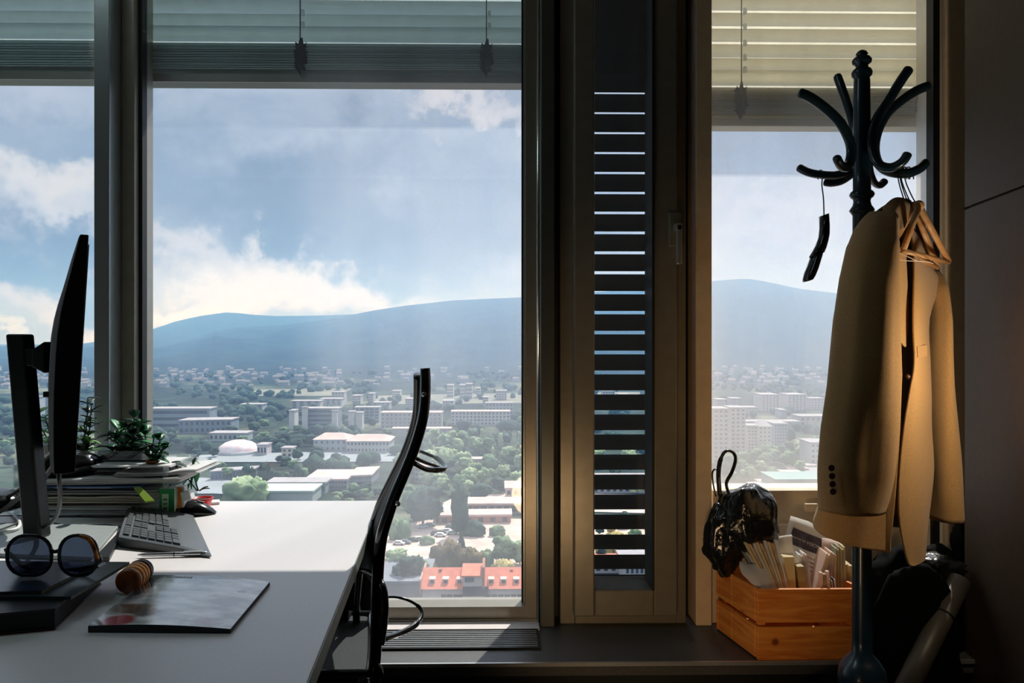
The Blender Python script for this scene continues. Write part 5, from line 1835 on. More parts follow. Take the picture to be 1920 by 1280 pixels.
# ================================================================ COAT RACK
YC = 1.65
px2 = YC / F
rack = thing('coat_rack', 'tall turned blue-black wooden coat rack with bentwood hooks before right window', 'coat rack', (wx(1615, YC), YC, 0))
M_rack = mat('blue_black_lacquer', L(20, 44, 58), 0.32, 0, 0.12, 30, 0.08, 200, coat=.3)
cx = wx(1616, YC)
prof_px = [(90, 3), (93, 8), (98, 11), (101, 8), (104, 14), (109, 17.5), (114, 17), (118, 11.5), (124, 11), (127, 16), (132, 18.5), (138, 18), (143, 13.5), (148, 14.5), (200, 15), (312, 16), (322, 15.5),
           (355, 16), (358, 20), (363, 22.5), (368, 20), (371, 16), (376, 15), (384, 17), (389, 20.5), (393, 22.5), (398, 19), (402, 16.5), (600, 16.5), (1000, 17), (1200, 18), (1228, 18.5), (1240, 30), (1256, 40), (1275, 43), (1295, 40), (1312, 28), (1320, 20)]
prof = [(r * px2, wz(y, YC)) for y, r in prof_px] + [(19 * px2, .30), (24 * px2, .28), (30 * px2, .25), (24 * px2, .21), (19 * px2, .19)]
m = MB(); m.smooth = True
m.lathe(prof, (cx, YC, 0), 32)
m.build('pole', M_rack, rack)


def bentwood(pts, w0=.011, name='hook'):
    """pts: (px, py, depth offset)"""
    P = [W(a, b, YC + dy) for a, b, dy in pts]
    path = smooth_path(P, 7)
    n = len(path)
    m = MB(); m.smooth = True
    m.tube(path, [w0 * (0.55 if i in (0, n - 1) else (0.9 if i in (1, n - 2) else 1)) for i in range(n)], 12, flat=.85)
    return m.build(name, M_rack, rack)


bentwood([(1497, 173, -.05), (1520, 183, -.05), (1548, 203, -.045), (1575, 230, -.04), (1592, 262, -.03), (1596, 288, -.03), (1590, 310, -.04), (1578, 312, -.06), (1568, 294, -.08)])
bentwood([(1569, 140, .09), (1578, 165, .08), (1590, 200, .06), (1600, 240, .035), (1602, 280, .03), (1597, 315, .03), (1570, 328, .04), (1535, 327, .05), (1513, 322, .06), (1496, 313, .07)])
bentwood([(1706, 127, -.02), (1690, 150, -.02), (1668, 185, -.02), (1645, 222, -.02), (1636, 250, -.02), (1637, 285, -.03), (1648, 308, -.045), (1670, 314, -.06), (1692, 303, -.075), (1703, 286, -.08)])
bentwood([(1744, 160, .06), (1722, 168, .06), (1693, 186, .05), (1664, 212, .04), (1646, 245, .03), (1640, 280, .025), (1648, 308, .03), (1668, 322, .04), (1700, 325, .05), (1724, 316, .06), (1738, 303, .07)])
bentwood([(1606, 300, .03), (1600, 322, .03), (1580, 338, .05), (1560, 343, .06), (1545, 341, .07)], .010)
bentwood([(1628, 300, .03), (1632, 325, .04), (1640, 343, .06), (1650, 347, .08), (1660, 338, .09)], .009)
for k in range(4):
    a = k * PI / 2 + .6
    p = lambda r, z: (cx + math.cos(a) * r, YC + math.sin(a) * r, z)
    m = MB(); m.smooth = True
    m.tube(smooth_path([p(.035, .34), p(.12, .33), p(.19, .24), p(.22, .12), p(.25, .03), p(.30, .013)], 6), .012, 10)
    m.build('leg', M_rack, rack)

# ================================================================ HANGERS
M_wire = mat('hanger_wire', L(70, 72, 76), 0.3, 0.8, 0.05, 60)
M_hw = wood('hanger_beech', L(232, 190, 140)[:3], L(206, 150, 98)[:3], 4, (1, 1, 8), .4)
YH = 1.70


def bar(m, a, b, wa, wb, t):
    """flat tapered bar between two points, wide in the picture plane"""
    a, b = Vector(a), Vector(b); u = (b - a).normalized()
    up = Vector((0, 0, 1)); up = (up - u * up.dot(u)).normalized(); s = u.cross(up)
    rows = []
    for p, w_ in ((a, wa), (a.lerp(b, .5), (wa + wb) / 2), (b, wb)):
        rows.append([p + up * (w_ * math.cos(an)) + s * (t * math.sin(an)) for an in [2 * PI * k / 10 for k in range(10)]])
    m.loft(rows)


def wooden_hanger(label, apex, nearp, farp, hook, Ya, Yn, Yf, hookpts):
    A_, N_, F_ = W(*apex, Ya), W(*nearp, Yn), W(*farp, Yf)
    t = thing('wooden_hanger', label, 'clothes hanger', A_, 'wooden hangers' if False else None)
    m = MB(); m.smooth = True
    bar(m, A_, N_, .010, .008, .006); bar(m, A_, F_, .010, .008, .006)
    m.blob(A_ + Vector((0, 0, .001)), (.0125, .008, .012), 2, 0)
    m.build('shoulder', M_hw, t)
    m = MB(); m.smooth = True; m.tube([N_ + Vector((0, 0, -.002)), F_ + Vector((0, 0, -.002))], .0055, 10); m.build('bar', M_hw, t)
    m = MB(); m.smooth = True; m.tube(smooth_path(hookpts + [A_], 6), .0014, 8); m.build('hook', M_wire, t)
    return t


def hk(x, Y, xa, ya, Ya, yt=318):
    """wire hook over the rack arm down to a hanger neck"""
    return [W(x + 12, yt + 18, Y + .01), W(x + 10, yt + 4, Y + .008), W(x + 3, yt - 5, Y), W(x - 4, yt + 2, Y - .004), W(x - 3, yt + 22, Y), W((x + xa) / 2, (yt + 40 + ya) / 2, (Y + Ya) / 2)]


wooden_hanger('pale wooden hanger in front, hanging empty over the far shoulder of the blazer', (1723, 386), (1694, 468), (1779, 490), None, 1.62, 1.55, 1.70, hk(1701, 1.70, 1723, 386, 1.62))
wooden_hanger('darker wooden hanger just behind the pale empty one', (1714, 388), (1672, 460), (1758, 500), None, 1.67, 1.58, 1.72, hk(1694, 1.70, 1714, 388, 1.67))
# dark hanger carrying the blazer
A_, N_, F_ = W(1700, 384, 1.68), W(1618, 445, 1.52), W(1750, 512, 1.84)
t = thing('black_hanger', 'broad black hanger inside the collar of the camel blazer', 'clothes hanger', A_)
m = MB(); m.smooth = True
bar(m, A_, N_, .016, .012, .012); bar(m, A_, F_, .016, .012, .012)
m.build('shoulder', M_blk, t)
MB_tube(smooth_path(hk(1688, 1.70, 1700, 384, 1.68) + [A_], 6), .0014, 8).build('hook', M_wire, t)
A2 = W(1708, 390, 1.69)
t = thing('black_hanger', 'second black hanger squeezed between blazer collar and wooden hangers', 'clothes hanger', A2)
m = MB(); m.smooth = True
bar(m, A2, W(1688, 470, 1.60), .014, .010, .008); bar(m, A2, W(1722, 455, 1.78), .014, .010, .008)
m.build('shoulder', M_blk, t)
m = MB(); m.smooth = True
pth = smooth_path(hk(1692, 1.705, 1708, 390, 1.69) + [A2], 6); m.tube(pth, .0014, 8); m.build('hook', M_wire, t)
m = MB(); m.smooth = True
m.tube(smooth_path([W(1668, 466, 1.52), W(1700, 480, 1.52), W(1720, 489, 1.53), W(1735, 490, 1.6)], 5), .0009, 6)
m.tube(smooth_path([W(1667, 480, 1.52), W(1695, 488, 1.52), W(1735, 490, 1.56), W(1750, 494, 1.62)], 5), .0009, 6)
tag(m.build('hanging_loop', mat('white_string', L(236, 220, 196), .8)), 'thin white ribbon loops below the wooden hangers', 'ribbon')

# black hanger seen edge on, left of the pole
YE = 1.66
t = thing('black_hanger', 'black plastic hanger seen edge on, hanging alone left of the pole', 'clothes hanger', W(1543, 402, YE))
m = MB(); m.smooth = True
m.tube(smooth_path([W(1534, 336, YE + .04), W(1533, 326, YE + .045), W(1538, 319, YE + .05), W(1543, 324, YE + .05), W(1541, 345, YE + .04), W(1544, 372, YE + .02), W(1545, 404, YE)], 6), .0014, 8)
m.build('hook', M_wire, t)
m = MB(); m.smooth = True
pp = [(1545, 403, 8), (1546, 425, 8.5), (1545, 442, 9.5), (1541, 456, 11), (1536, 468, 13), (1531, 478, 14)]
rows = []
for i, (a, b, w_) in enumerate(pp):
    c_ = W(a, b, YE); w_ *= YE / F
    rows.append([c_ + Vector((w_ * math.cos(an), .016 * math.sin(an), w_ * .35 * math.cos(an))) for an in [2 * PI * k / 14 for k in range(14)]])
m.loft(rows); m.build('shoulder', M_blkg, t)
m = MB(); m.smooth = True
pp = [(1531, 477, 10.5), (1530, 482, 10.5), (1526, 494, 11), (1521, 508, 12), (1517, 520, 10.5), (1515, 526, 7)]
rows = []
for i, (a, b, w_) in enumerate(pp):
    c_ = W(a, b, YE); w_ *= YE / F
    rows.append([c_ + Vector((w_ * math.cos(an), .022 * math.sin(an), w_ * .4 * math.cos(an))) for an in [2 * PI * k / 14 for k in range(14)]])
m.loft(rows); m.build('shoulder_tip', M_blkg, t)

# ================================================================ CAMEL BLAZER
def wool():
    m = mat('camel_wool', L(190, 150, 98), 0.9, 0, 0.08, 300, 0.5, 900, spec=.15, sheen=.25)
    return m
M_wool = wool()
M_lining = mat('dark_lining', L(40, 34, 32), 0.5, 0, 0.1, 40)
M_btn = mat('horn_button', L(74, 50, 34), .25, 0, .3, 90)
bl = thing('blazer', 'camel wool blazer with buttoned cuff, hung askew on the coat rack', 'blazer', W(1680, 1060, 1.62))


def tube_rows(spec, seg=28, fold=0.0, seed=0):
    """spec rows: (py, pxl, pxr, Ycentre, depthradius)"""
    rows = []
    for i in range(len(spec) - 1):
        for k in range(4 if i < len(spec) - 1 else 1):
            t_ = k / 4
            a, b = spec[i], spec[i + 1]
            rows.append([x + (y - x) * t_ for x, y in zip(a, b)])
    rows.append(list(spec[-1]))
    out = []
    for ri, (py, l, r, Yc, dr) in enumerate(rows):
        cl, cr_ = W(l, py, Yc), W(r, py, Yc)
        c_ = (cl + cr_) / 2; hx = (cr_ - cl) / 2
        ring = []
        for k in range(seg):
            an = 2 * PI * k / seg
            w_ = 1 + fold * noise.noise(Vector((math.cos(an) * 1.6 + seed, math.sin(an) * 1.6, ri * .09)))
            ring.append(c_ + hx * math.cos(an) * w_ + Vector((0, dr * math.sin(an) * w_, 0)))
        out.append(ring)
    return out


# near sleeve
spec = [(398, 1632, 1676, 1.56, .010), (410, 1620, 1682, 1.55, .028), (430, 1604, 1683, 1.535, .042), (460, 1592, 1680, 1.52, .055), (520, 1580, 1674, 1.50, .062), (600, 1568, 1676, 1.49, .064), (700, 1557, 1680, 1.48, .062),
        (800, 1546, 1677, 1.475, .058), (880, 1542, 1670, 1.47, .055), (930, 1541, 1664, 1.47, .052), (957, 1542, 1660, 1.47, .050)]
rows = tube_rows(spec, fold=.16, seed=2)
m = MB(); m.smooth = True
m.loft(rows, caps=False)
n0 = len(m.v); 
m.add(rows[0], [tuple(range(27, -1, -1))])
sl = m.build('sleeve', M_wool, bl, solid=.003)
sl['label'] = 'near sleeve with four cuff buttons'
for (a, b) in ((1556, 876), (1557, 891), (1558, 906), (1559, 920)):
    c_ = W(a, b, 1.432)
    m = MB(); m.smooth = True
    m.lathe([(.0055, 0), (.0065, .002), (.0055, .004), (.004, .0035), (.0039, .0034)], (0, 0, 0), 16)
    m.v = [Vector((p.x, -p.z, p.y)) + c_ + Vector((0, -.005, 0)) for p in m.v]
    m.build('button', M_btn, bl)


def sheet(rowsp, name, m_, thick=.004, fold=0.0, seed=0, sub=4, seg=5, sm=True):
    """rows of (px,py,Y) control points -> smooth curved cloth panel with thickness"""
    dense = []
    cols = [smooth_path([W(*r[j]) for r in rowsp], sub) for j in range(len(rowsp[0]))]
    for i in range(len(cols[0])):
        row = smooth_path([c[i] for c in cols], seg)
        if fold:
            row = [p + Vector((0, fold * noise.noise(Vector((p.x * 14 + seed, p.z * 3.0, seed))), 0)) for p in row]
        dense.append(row)
    mm_ = MB(); mm_.smooth = sm
    mm_.loft(dense, closed=False)
    return mm_.build(name, m_, bl, solid=thick)


# back and near side of the body, hanging under the near sleeve, wraps round
sheet([[(1676, 376, 1.66), (1650, 392, 1.62), (1628, 415, 1.58), (1640, 430, 1.56), (1668, 440, 1.56)],
       [(1640, 470, 1.76), (1605, 480, 1.68), (1600, 500, 1.60), (1635, 505, 1.55), (1674, 505, 1.54)],
       [(1640, 650, 1.78), (1585, 650, 1.70), (1580, 650, 1.60), (1630, 650, 1.55), (1682, 650, 1.545)],
       [(1640, 820, 1.80), (1570, 820, 1.72), (1560, 820, 1.61), (1620, 820, 1.555), (1684, 820, 1.55)],
       [(1640, 930, 1.81), (1560, 930, 1.74), (1540, 935, 1.62), (1610, 935, 1.56), (1676, 930, 1.555)],
       [(1645, 990, 1.82), (1550, 985, 1.75), (1527, 982, 1.63), (1600, 1010, 1.565), (1670, 990, 1.56)],
       [(1645, 1005, 1.82), (1570, 1000, 1.75), (1540, 1000, 1.63), (1600, 1024, 1.565), (1668, 1036, 1.56)]],
      'back_panel', M_wool, fold=.010, seed=3)
# near front edge, a narrow mid-brown strip with flap pocket
nf = sheet([[(1668, 440, 1.545), (1674, 436, 1.54)], [(1670, 520, 1.53), (1677, 520, 1.525)], [(1677, 600, 1.53), (1684, 600, 1.525)], [(1681, 700, 1.53), (1690, 700, 1.525)],
       [(1678, 780, 1.53), (1689, 780, 1.525)], [(1668, 860, 1.53), (1684, 860, 1.525)], [(1662, 950, 1.53), (1677, 950, 1.525)], [(1660, 1030, 1.53), (1668, 1035, 1.525)]], 'front_edge', M_wool, fold=.004, seed=5)
c0_, c1_ = W(1659, 829, 1.518), W(1679, 826, 1.516)
m = MB(); m.smooth = False
m.prism([W(1659, 826, 1.518), W(1680, 824, 1.514), W(1679, 834, 1.514), W(1659, 836, 1.518)], (0, .004, 0)); m.build('pocket_flap', M_wool, bl, bevel=.001)
# dark inside (lining of back and near front)
sheet([[(1655, 440, 1.60), (1690, 420, 1.70), (1722, 450, 1.76)], [(1660, 560, 1.62), (1695, 560, 1.75), (1730, 560, 1.79)], [(1670, 700, 1.62), (1700, 700, 1.76), (1735, 700, 1.80)],
       [(1668, 850, 1.62), (1700, 850, 1.77), (1740, 850, 1.81)], [(1655, 955, 1.62), (1700, 955, 1.78), (1740, 950, 1.82)], [(1650, 985, 1.62), (1700, 990, 1.78), (1738, 990, 1.82)]], 'lining', M_lining, fold=.006, seed=8)
# near lapel facing seen from inside, camel
sheet([[(1678, 470, 1.545), (1690, 470, 1.56), (1697, 470, 1.58)], [(1674, 520, 1.55), (1688, 520, 1.57), (1699, 520, 1.60)], [(1672, 570, 1.55), (1688, 570, 1.58), (1701, 570, 1.62)],
       [(1680, 610, 1.56), (1692, 615, 1.59), (1700, 620, 1.62)], [(1688, 640, 1.57), (1693, 648, 1.59), (1696, 650, 1.60)]], 'lapel', M_wool, fold=.003, seed=9)
# collar, dark roll at the neck
sheet([[(1702, 376, 1.69), (1688, 372, 1.66), (1676, 373, 1.64), (1664, 382, 1.62), (1655, 392, 1.60)],
       [(1704, 386, 1.66), (1692, 384, 1.63), (1680, 388, 1.60), (1668, 396, 1.58), (1657, 403, 1.56)],
       [(1700, 410, 1.62), (1690, 412, 1.59), (1680, 414, 1.57), (1672, 412, 1.55), (1662, 410, 1.545)],
       [(1694, 428, 1.58), (1688, 432, 1.56), (1682, 436, 1.55), (1676, 434, 1.545), (1670, 430, 1.54)]], 'collar', M_wool, thick=.006, seed=10)
sheet([[(1690, 420, 1.575), (1676, 436, 1.555)], [(1682, 450, 1.56), (1672, 470, 1.545)], [(1676, 480, 1.55), (1669, 500, 1.535)]], 'lapel', M_wool, thick=.005)
# far shoulder and front panel
far_rows = [[(1703, 420, 1.66), (1712, 428, 1.70), (1724, 444, 1.74), (1735, 462, 1.77)],
            [(1710, 470, 1.62), (1722, 478, 1.66), (1738, 490, 1.72), (1752, 508, 1.78)],
            [(1712, 520, 1.60), (1726, 522, 1.62), (1745, 524, 1.70), (1763, 530, 1.79)],
            [(1711, 600, 1.59), (1722, 600, 1.60), (1734, 600, 1.65), (1741, 596, 1.72)],
            [(1713, 680, 1.585), (1722, 680, 1.60), (1734, 680, 1.64), (1742, 680, 1.71)],
            [(1705, 730, 1.58), (1718, 735, 1.59), (1734, 740, 1.63), (1744, 740, 1.70)],
            [(1694, 800, 1.575), (1712, 800, 1.585), (1732, 800, 1.62), (1745, 800, 1.69)],
            [(1685, 900, 1.57), (1705, 900, 1.58), (1732, 900, 1.61), (1750, 880, 1.66)],
            [(1686, 980, 1.57), (1704, 985, 1.575), (1728, 985, 1.60), (1742, 965, 1.64)],
            [(1700, 1046, 1.57), (1709, 1050, 1.575), (1724, 1040, 1.595), (1736, 1020, 1.62)],
            [(1707, 1060, 1.57), (1713, 1061, 1.575), (1724, 1056, 1.595), (1733, 1051, 1.61)]]
sheet(far_rows, 'front_panel', M_wool, fold=.010, seed=12, sub=4, seg=6)
# breast pocket welt
m = MB()
m.prism([W(1720, 649, 1.585), W(1738, 646, 1.62), W(1739, 668, 1.62), W(1721, 670, 1.585)], (0, .008, 0)); m.build('breast_pocket', M_wool, bl, bevel=.001)
# orange-lit inner facing between near edge and front panel
sheet([[(1676, 800, 1.60), (1690, 790, 1.66)], [(1674, 850, 1.60), (1690, 850, 1.66)], [(1672, 900, 1.60), (1692, 900, 1.66)], [(1670, 968, 1.60), (1690, 966, 1.66)]], 'facing', M_wool, thick=.003)
# button
c_ = W(1702, 706, 1.575); m = MB(); m.smooth = True; m.blob(c_, (.006, .004, .006), 2, 0); m.build('button', M_btn, bl)
# far sleeve
spec = [(508, 1742, 1758, 1.80, .012), (520, 1738, 1765, 1.80, .03), (540, 1736, 1766, 1.79, .045), (600, 1738, 1767, 1.775, .055), (660, 1736, 1772, 1.765, .055), (740, 1738, 1780, 1.755, .052), (820, 1742, 1787, 1.745, .05), (880, 1744, 1793, 1.74, .048), (940, 1747, 1798, 1.735, .046), (974, 1748, 1801, 1.735, .045)]
rows = tube_rows(spec, fold=.14, seed=6)
m = MB(); m.smooth = True
m.loft(rows, caps=False); m.add(rows[0], [tuple(range(27, -1, -1))])
fs = m.build('sleeve', M_wool, bl, solid=.003)

# ================================================================ CRATE WITH PAPERS on the sill
M_pine = wood('orange_pine', L(246, 160, 70)[:3], L(216, 118, 40)[:3], 3, (2, 2, 22), .5)
cfl = Vector((wx(1420, 1.852), 1.852, SILL))           # front left foot
zt_c = wz(1107, 1.852)
bk = Vector((wx(1343, 2.055), 2.055, SILL))
ux = Vector((1, 0.0, 0)); uy = (bk - cfl); uy.z = 0; LD = uy.length; uy.normalize()
LW = 0.272
cr = thing('wooden_crate', 'orange pine slatted crate full of papers, on the sill left of the coat rack pole', 'crate', cfl + Vector((.15, .08, 0)))


def board(p, a, la, b, tb, z0, z1, name='board', mt=M_pine):
    p = Vector((p.x, p.y, 0))
    P = [p, p + a * la, p + a * la + b * tb, p + b * tb]
    return MB().prism([Vector((q.x, q.y, z0)) for q in P], (0, 0, z1 - z0)).build(name, mt, cr, bevel=.0015)


zmid0, zmid1 = wz(1178, 1.852), wz(1170, 1.852)
for z0, z1 in ((SILL + .004, zmid0), (zmid1, zt_c)):
    board(cfl, ux, LW, Vector((0, 1, 0)), .010, z0, z1)
    board(cfl + uy * LD - Vector((0, .010, 0)), ux, LW, Vector((0, 1, 0)), .010, z0, z1)
    a_ = cfl + uy * .012
    board(a_, uy, LD * .60 - .012, ux, .010, z0, z1)
    board(cfl + uy * (LD * .60 + .002), uy, LD * .40 - .014, ux, .010, z0 , z1 )
    board(cfl + ux * (LW - .010) + uy * .012, uy, LD - .024, ux, .010, z0, z1)
board(cfl + uy * .011 + ux * .011, ux, LW - .022, uy, LD - .024, SILL + .004, SILL + .010, 'bottom_board')
for q in (cfl + ux * .0115 + uy * .0125, cfl + ux * .0115 + uy * (LD - .030), cfl + ux * (LW - .030) + uy * .0125, cfl + ux * (LW - .030) + uy * (LD - .030)):
    board(q, ux, .016, uy, .016, SILL + .0105, zt_c - .006, 'corner_post')
MB().box(cfl.x + .003, cfl.x + LW, 1.8535, 1.87, SILL, SILL + .0038).build('skid', M_pine, cr)

M_news = mat('newsprint', L(244, 240, 234), .9, 0, .05, 30, .1, 200, trans=.4)
M_pink = mat('pinkish_paper', L(244, 220, 206), .8, 0, .04, 20, trans=.4)
M_kraft = mat('cream_card', L(240, 222, 178), .7, 0, .05, 20, trans=.3)
M_ink = mat('printed_dark', L(84, 80, 96), .7, 0, .35, 60)


def stackp(name, label, cat, base, top, Yb, Yt, depth, thick, m_, curve=0.0, group=None, pages=6):
    """upright bundle of sheets: base/top = (pxl, pxr, py); thick spreads the pages in x"""
    t = thing(name, label, cat, W((base[0] + base[1]) / 2, base[2], Yb), group)
    for k in range(pages):
        s0, s1 = k / pages, (k + .8) / pages
        rows = []
        for j in range(7):
            v = j / 6
            py = base[2] + (top[2] - base[2]) * v
            l = base[0] + (top[0] - base[0]) * v + curve * math.sin(PI * v * .5) * v
            r = base[1] + (top[1] - base[1]) * v + curve * math.sin(PI * v * .5) * v
            Y_ = Yb + (Yt - Yb) * v
            pyk = py + (3 * math.sin(k * 2.1) if j == 6 else 0)
            a = W(l + (r - l) * s0, pyk, Y_); b = W(l + (r - l) * s1, pyk, Y_)
            off = (W(l, py, Y_ + depth) - W(l, py, Y_)); off.z = 0
            dx = off * .25 + Vector((0, depth * .9, 0))
            rows.append([a, b, b + dx, a + dx])
        m = MB(); m.loft(rows); m.build('sheet' if pages > 1 else 'body', m_ if not isinstance(m_, list) else m_[k % len(m_)], t)
    return t


M_tan = mat('tan_print', L(188, 160, 128), .8, 0, .3, 40)
YB_ = 1.89
stackp('catalogue', 'thick curved ring-bound catalogue fanned open at the left in the crate', 'catalogue', (1446, 1480, 1112), (1402, 1468, 1016), 1.885, 1.93, .07, 0, [M_kraft, M_tan, M_paper], -8, pages=9)
# row of punched holes along the catalogue's top edge
stackp('magazine', 'green-grey magazine bent over at the far left in the crate', 'magazine', (1440, 1454, 1112), (1394, 1412, 1030), 1.90, 1.95, .06, 0, [mat('grey_green_sheet', L(128, 142, 132), .6, 0, .2, 20), M_paper], -6, pages=3)
stackp('notebook', 'upright cream notebook in the middle of the crate', 'notebook', (1474, 1498, 1112), (1469, 1494, 1044), 1.90, 1.92, .05, 0, M_kraft, 0, pages=1)
stackp('paperback', 'small upright olive book right of the cream notebook', 'book', (1499, 1519, 1112), (1495, 1511, 1062), 1.895, 1.91, .05, 0, [mat('olive_card', L(172, 156, 112), .7, 0, .1, 30)], 0, pages=1)
stackp('paper_bundle', 'white sheets standing between olive book and newspaper', 'papers', (1515, 1524, 1112), (1498, 1514, 1040), 1.91, 1.95, .05, 0, [M_paper, M_pink], 0, pages=4)
stackp('folder', 'pinkish folders fanned at the right side of the crate', 'folder', (1526, 1570, 1112), (1548, 1568, 1038), 1.90, 1.93, .07, 0, [M_pink, M_kraft, M_pink], 2, pages=5)
stackp('folder', 'bundle of upright grey-green edged sheets at the right in the crate', 'folder', (1568, 1588, 1112), (1566, 1584, 1028), 1.91, 1.94, .07, 0, [mat('sage_sheet', L(168, 170, 150), .8, 0, .1, 30), M_kraft], 1, pages=6)
stackp('card_bundle', 'small pink cards low at the front of the crate', 'cards', (1536, 1560, 1112), (1538, 1556, 1074), 1.872, 1.88, .012, 0, [M_pink, M_tan], 0, pages=3)
stackp('card_bundle', 'small dark and white cards right of the pink cards', 'cards', (1558, 1570, 1112), (1556, 1566, 1086), 1.872, 1.88, .012, 0, [M_ink, M_paper], 0, pages=4)
stackp('notebook', 'yellowish thin notebook beside the pole at the right of the crate', 'notebook', (1586, 1600, 1112), (1584, 1600, 1058), 1.93, 1.94, .04, 0, [M_kraft], 0, pages=2)
# crumpled sheets over the left rim
t = thing('crumpled_paper', 'crumpled white sheet drooping over the left rim of the crate', 'paper', W(1420, 1100, 1.88))
rows = []
for pts in ([(1386, 1052, 1.93), (1402, 1056, 1.93), (1420, 1056, 1.92), (1434, 1048, 1.93)], [(1390, 1072, 1.90), (1408, 1072, 1.895), (1428, 1072, 1.90), (1440, 1066, 1.91)], [(1406, 1090, 1.885), (1422, 1092, 1.88), (1440, 1092, 1.885), (1450, 1084, 1.90)], [(1424, 1106, 1.88), (1436, 1110, 1.872), (1448, 1112, 1.875), (1456, 1104, 1.89)]):
    rows.append([W(*p) for p in pts])
dense = []
cols = [smooth_path([r[j] for r in rows], 5) for j in range(4)]
for i in range(len(cols[0])):
    dense.append([p + Vector((0, .004 * noise.noise(p * 60), .003 * noise.noise(p * 45 + Vector((3, 3, 3))))) for p in smooth_path([c[i] for c in cols], 5)])
m = MB(); m.smooth = True; m.loft(dense, closed=False); m.build('sheet', M_paper, t, solid=.0008)
# large newspaper with dark banner headline
t = thing('newspaper', 'large folded newspaper with dark banner headline leaning at the back of the crate', 'newspaper', W(1520, 1105, 1.95))
NA, NB, NC, ND = W(1462, 1012, 2.02), W(1505, 963, 2.05), W(1580, 1010, 2.03), W(1545, 1112, 1.96)
def NP(u, v):
    """u along the banner, v downwards"""
    tl, tr = W(1480, 976, 2.04), W(1578, 1016, 2.02)
    bl_, br_ = W(1452, 1080, 1.965), W(1548, 1114, 1.95)
    p = tl.lerp(tr, u).lerp(bl_.lerp(br_, u), v)
    return p + Vector((0, -.012 * math.sin(PI * u), 0))
rows = [[NP(i / 10, j / 8) for i in range(11)] for j in range(9)]
rows.insert(0, [NP(i / 10, -.13 + .13 * abs(i / 10 - .3)) for i in range(11)])
m = MB(); m.smooth = True; m.loft(rows, closed=False); m.build('page', M_news, t, solid=.002)
m = MB(); m.loft([[NP(.08 + .84 * i / 8, v) + Vector((0, -.0022, 0)) for i in range(9)] for v in (.08, .37)], closed=False); m.build('banner', M_ink, t, solid=.0004)


def text(body, u, v, size, mt, name):
    cu = bpy.data.curves.new(name, 'FONT'); cu.body = body; cu.size = size; cu.extrude = .0002
    tmp = bpy.data.objects.new(name, cu); COL.objects.link(tmp)
    me = bpy.data.meshes.new_from_object(tmp.evaluated_get(bpy.context.evaluated_depsgraph_get()))
    bpy.data.objects.remove(tmp)
    me.materials.clear(); me.materials.append(mt)
    o = bpy.data.objects.new(name, me); COL.objects.link(o); o.parent = t
    p = NP(u, v) + Vector((0, -.0045, 0)) - WORLD[t.name]
    e1 = (NP(min(1, u + .3), v) - NP(u, v)).normalized(); e2 = (NP(u, v) - NP(u, v + .2)); e2 = (e2 - e1 * e2.dot(e1)).normalized(); e3 = e1.cross(e2)
    o.matrix_basis = Matrix(((e1.x, e2.x, e3.x, p.x), (e1.y, e2.y, e3.y, p.y), (e1.z, e2.z, e3.z, p.z), (0, 0, 0, 1)))
    return o


text('ности по', .10, .25, .0085, M_white, 'headline')
text('НЗОК', .365, .265, .0125, M_white, 'headline')
m = MB()
rn = random.Random(3)
for j in range(7):
    v = .47 + j * .07
    u = .08
    while u < .9:
        w_ = rn.uniform(.03, .10)
        m.loft([[NP(u, v) + Vector((0, -.003, 0)), NP(u + w_, v) + Vector((0, -.003, 0))], [NP(u, v + .022) + Vector((0, -.003, 0)), NP(u + w_, v + .022) + Vector((0, -.003, 0))]], closed=False)
        u += w_ + .02
m.build('text_lines', mat('ink_grey', L(150, 142, 140), .8), t, fix=False)
# folded-over corner sheets
t = thing('newspaper', 'folded beige newspaper half standing between catalogue and headline page', 'newspaper', W(1470, 1050, 1.95))
rows = [[W(1432, 1018, 1.98), W(1458, 1006, 1.98), W(1485, 1002, 1.97)], [W(1456, 1030, 1.96), W(1475, 1030, 1.955), W(1488, 1030, 1.95)], [W(1464, 1052, 1.945), W(1482, 1052, 1.94), W(1500, 1056, 1.94)], [W(1470, 1100, 1.93), W(1490, 1100, 1.93), W(1510, 1100, 1.93)]]
cols = [smooth_path([r[j] for r in rows], 4) for j in range(3)]
m = MB(); m.smooth = True; m.loft([smooth_path([c[i] for c in cols], 4) for i in range(len(cols[0]))], closed=False); m.build('page', M_news, t, solid=.0015)
t = thing('newspaper', 'pinkish newspaper corner curling over at the right back of the crate', 'newspaper', W(1565, 1050, 1.98))
rows = [[W(1541, 1008, 2.005), W(1562, 1012, 2.0), W(1580, 1021, 1.99)], [W(1540, 1030, 1.985), W(1562, 1026, 1.975), W(1581, 1030, 1.97)], [W(1536, 1100, 1.96), W(1560, 1100, 1.955), W(1580, 1100, 1.95)]]
cols = [smooth_path([r[j] for r in rows], 4) for j in range(3)]
m = MB(); m.smooth = True; m.loft([smooth_path([c[i] for c in cols], 4) for i in range(len(cols[0]))], closed=False); m.build('page', M_pink, t, solid=.0015)

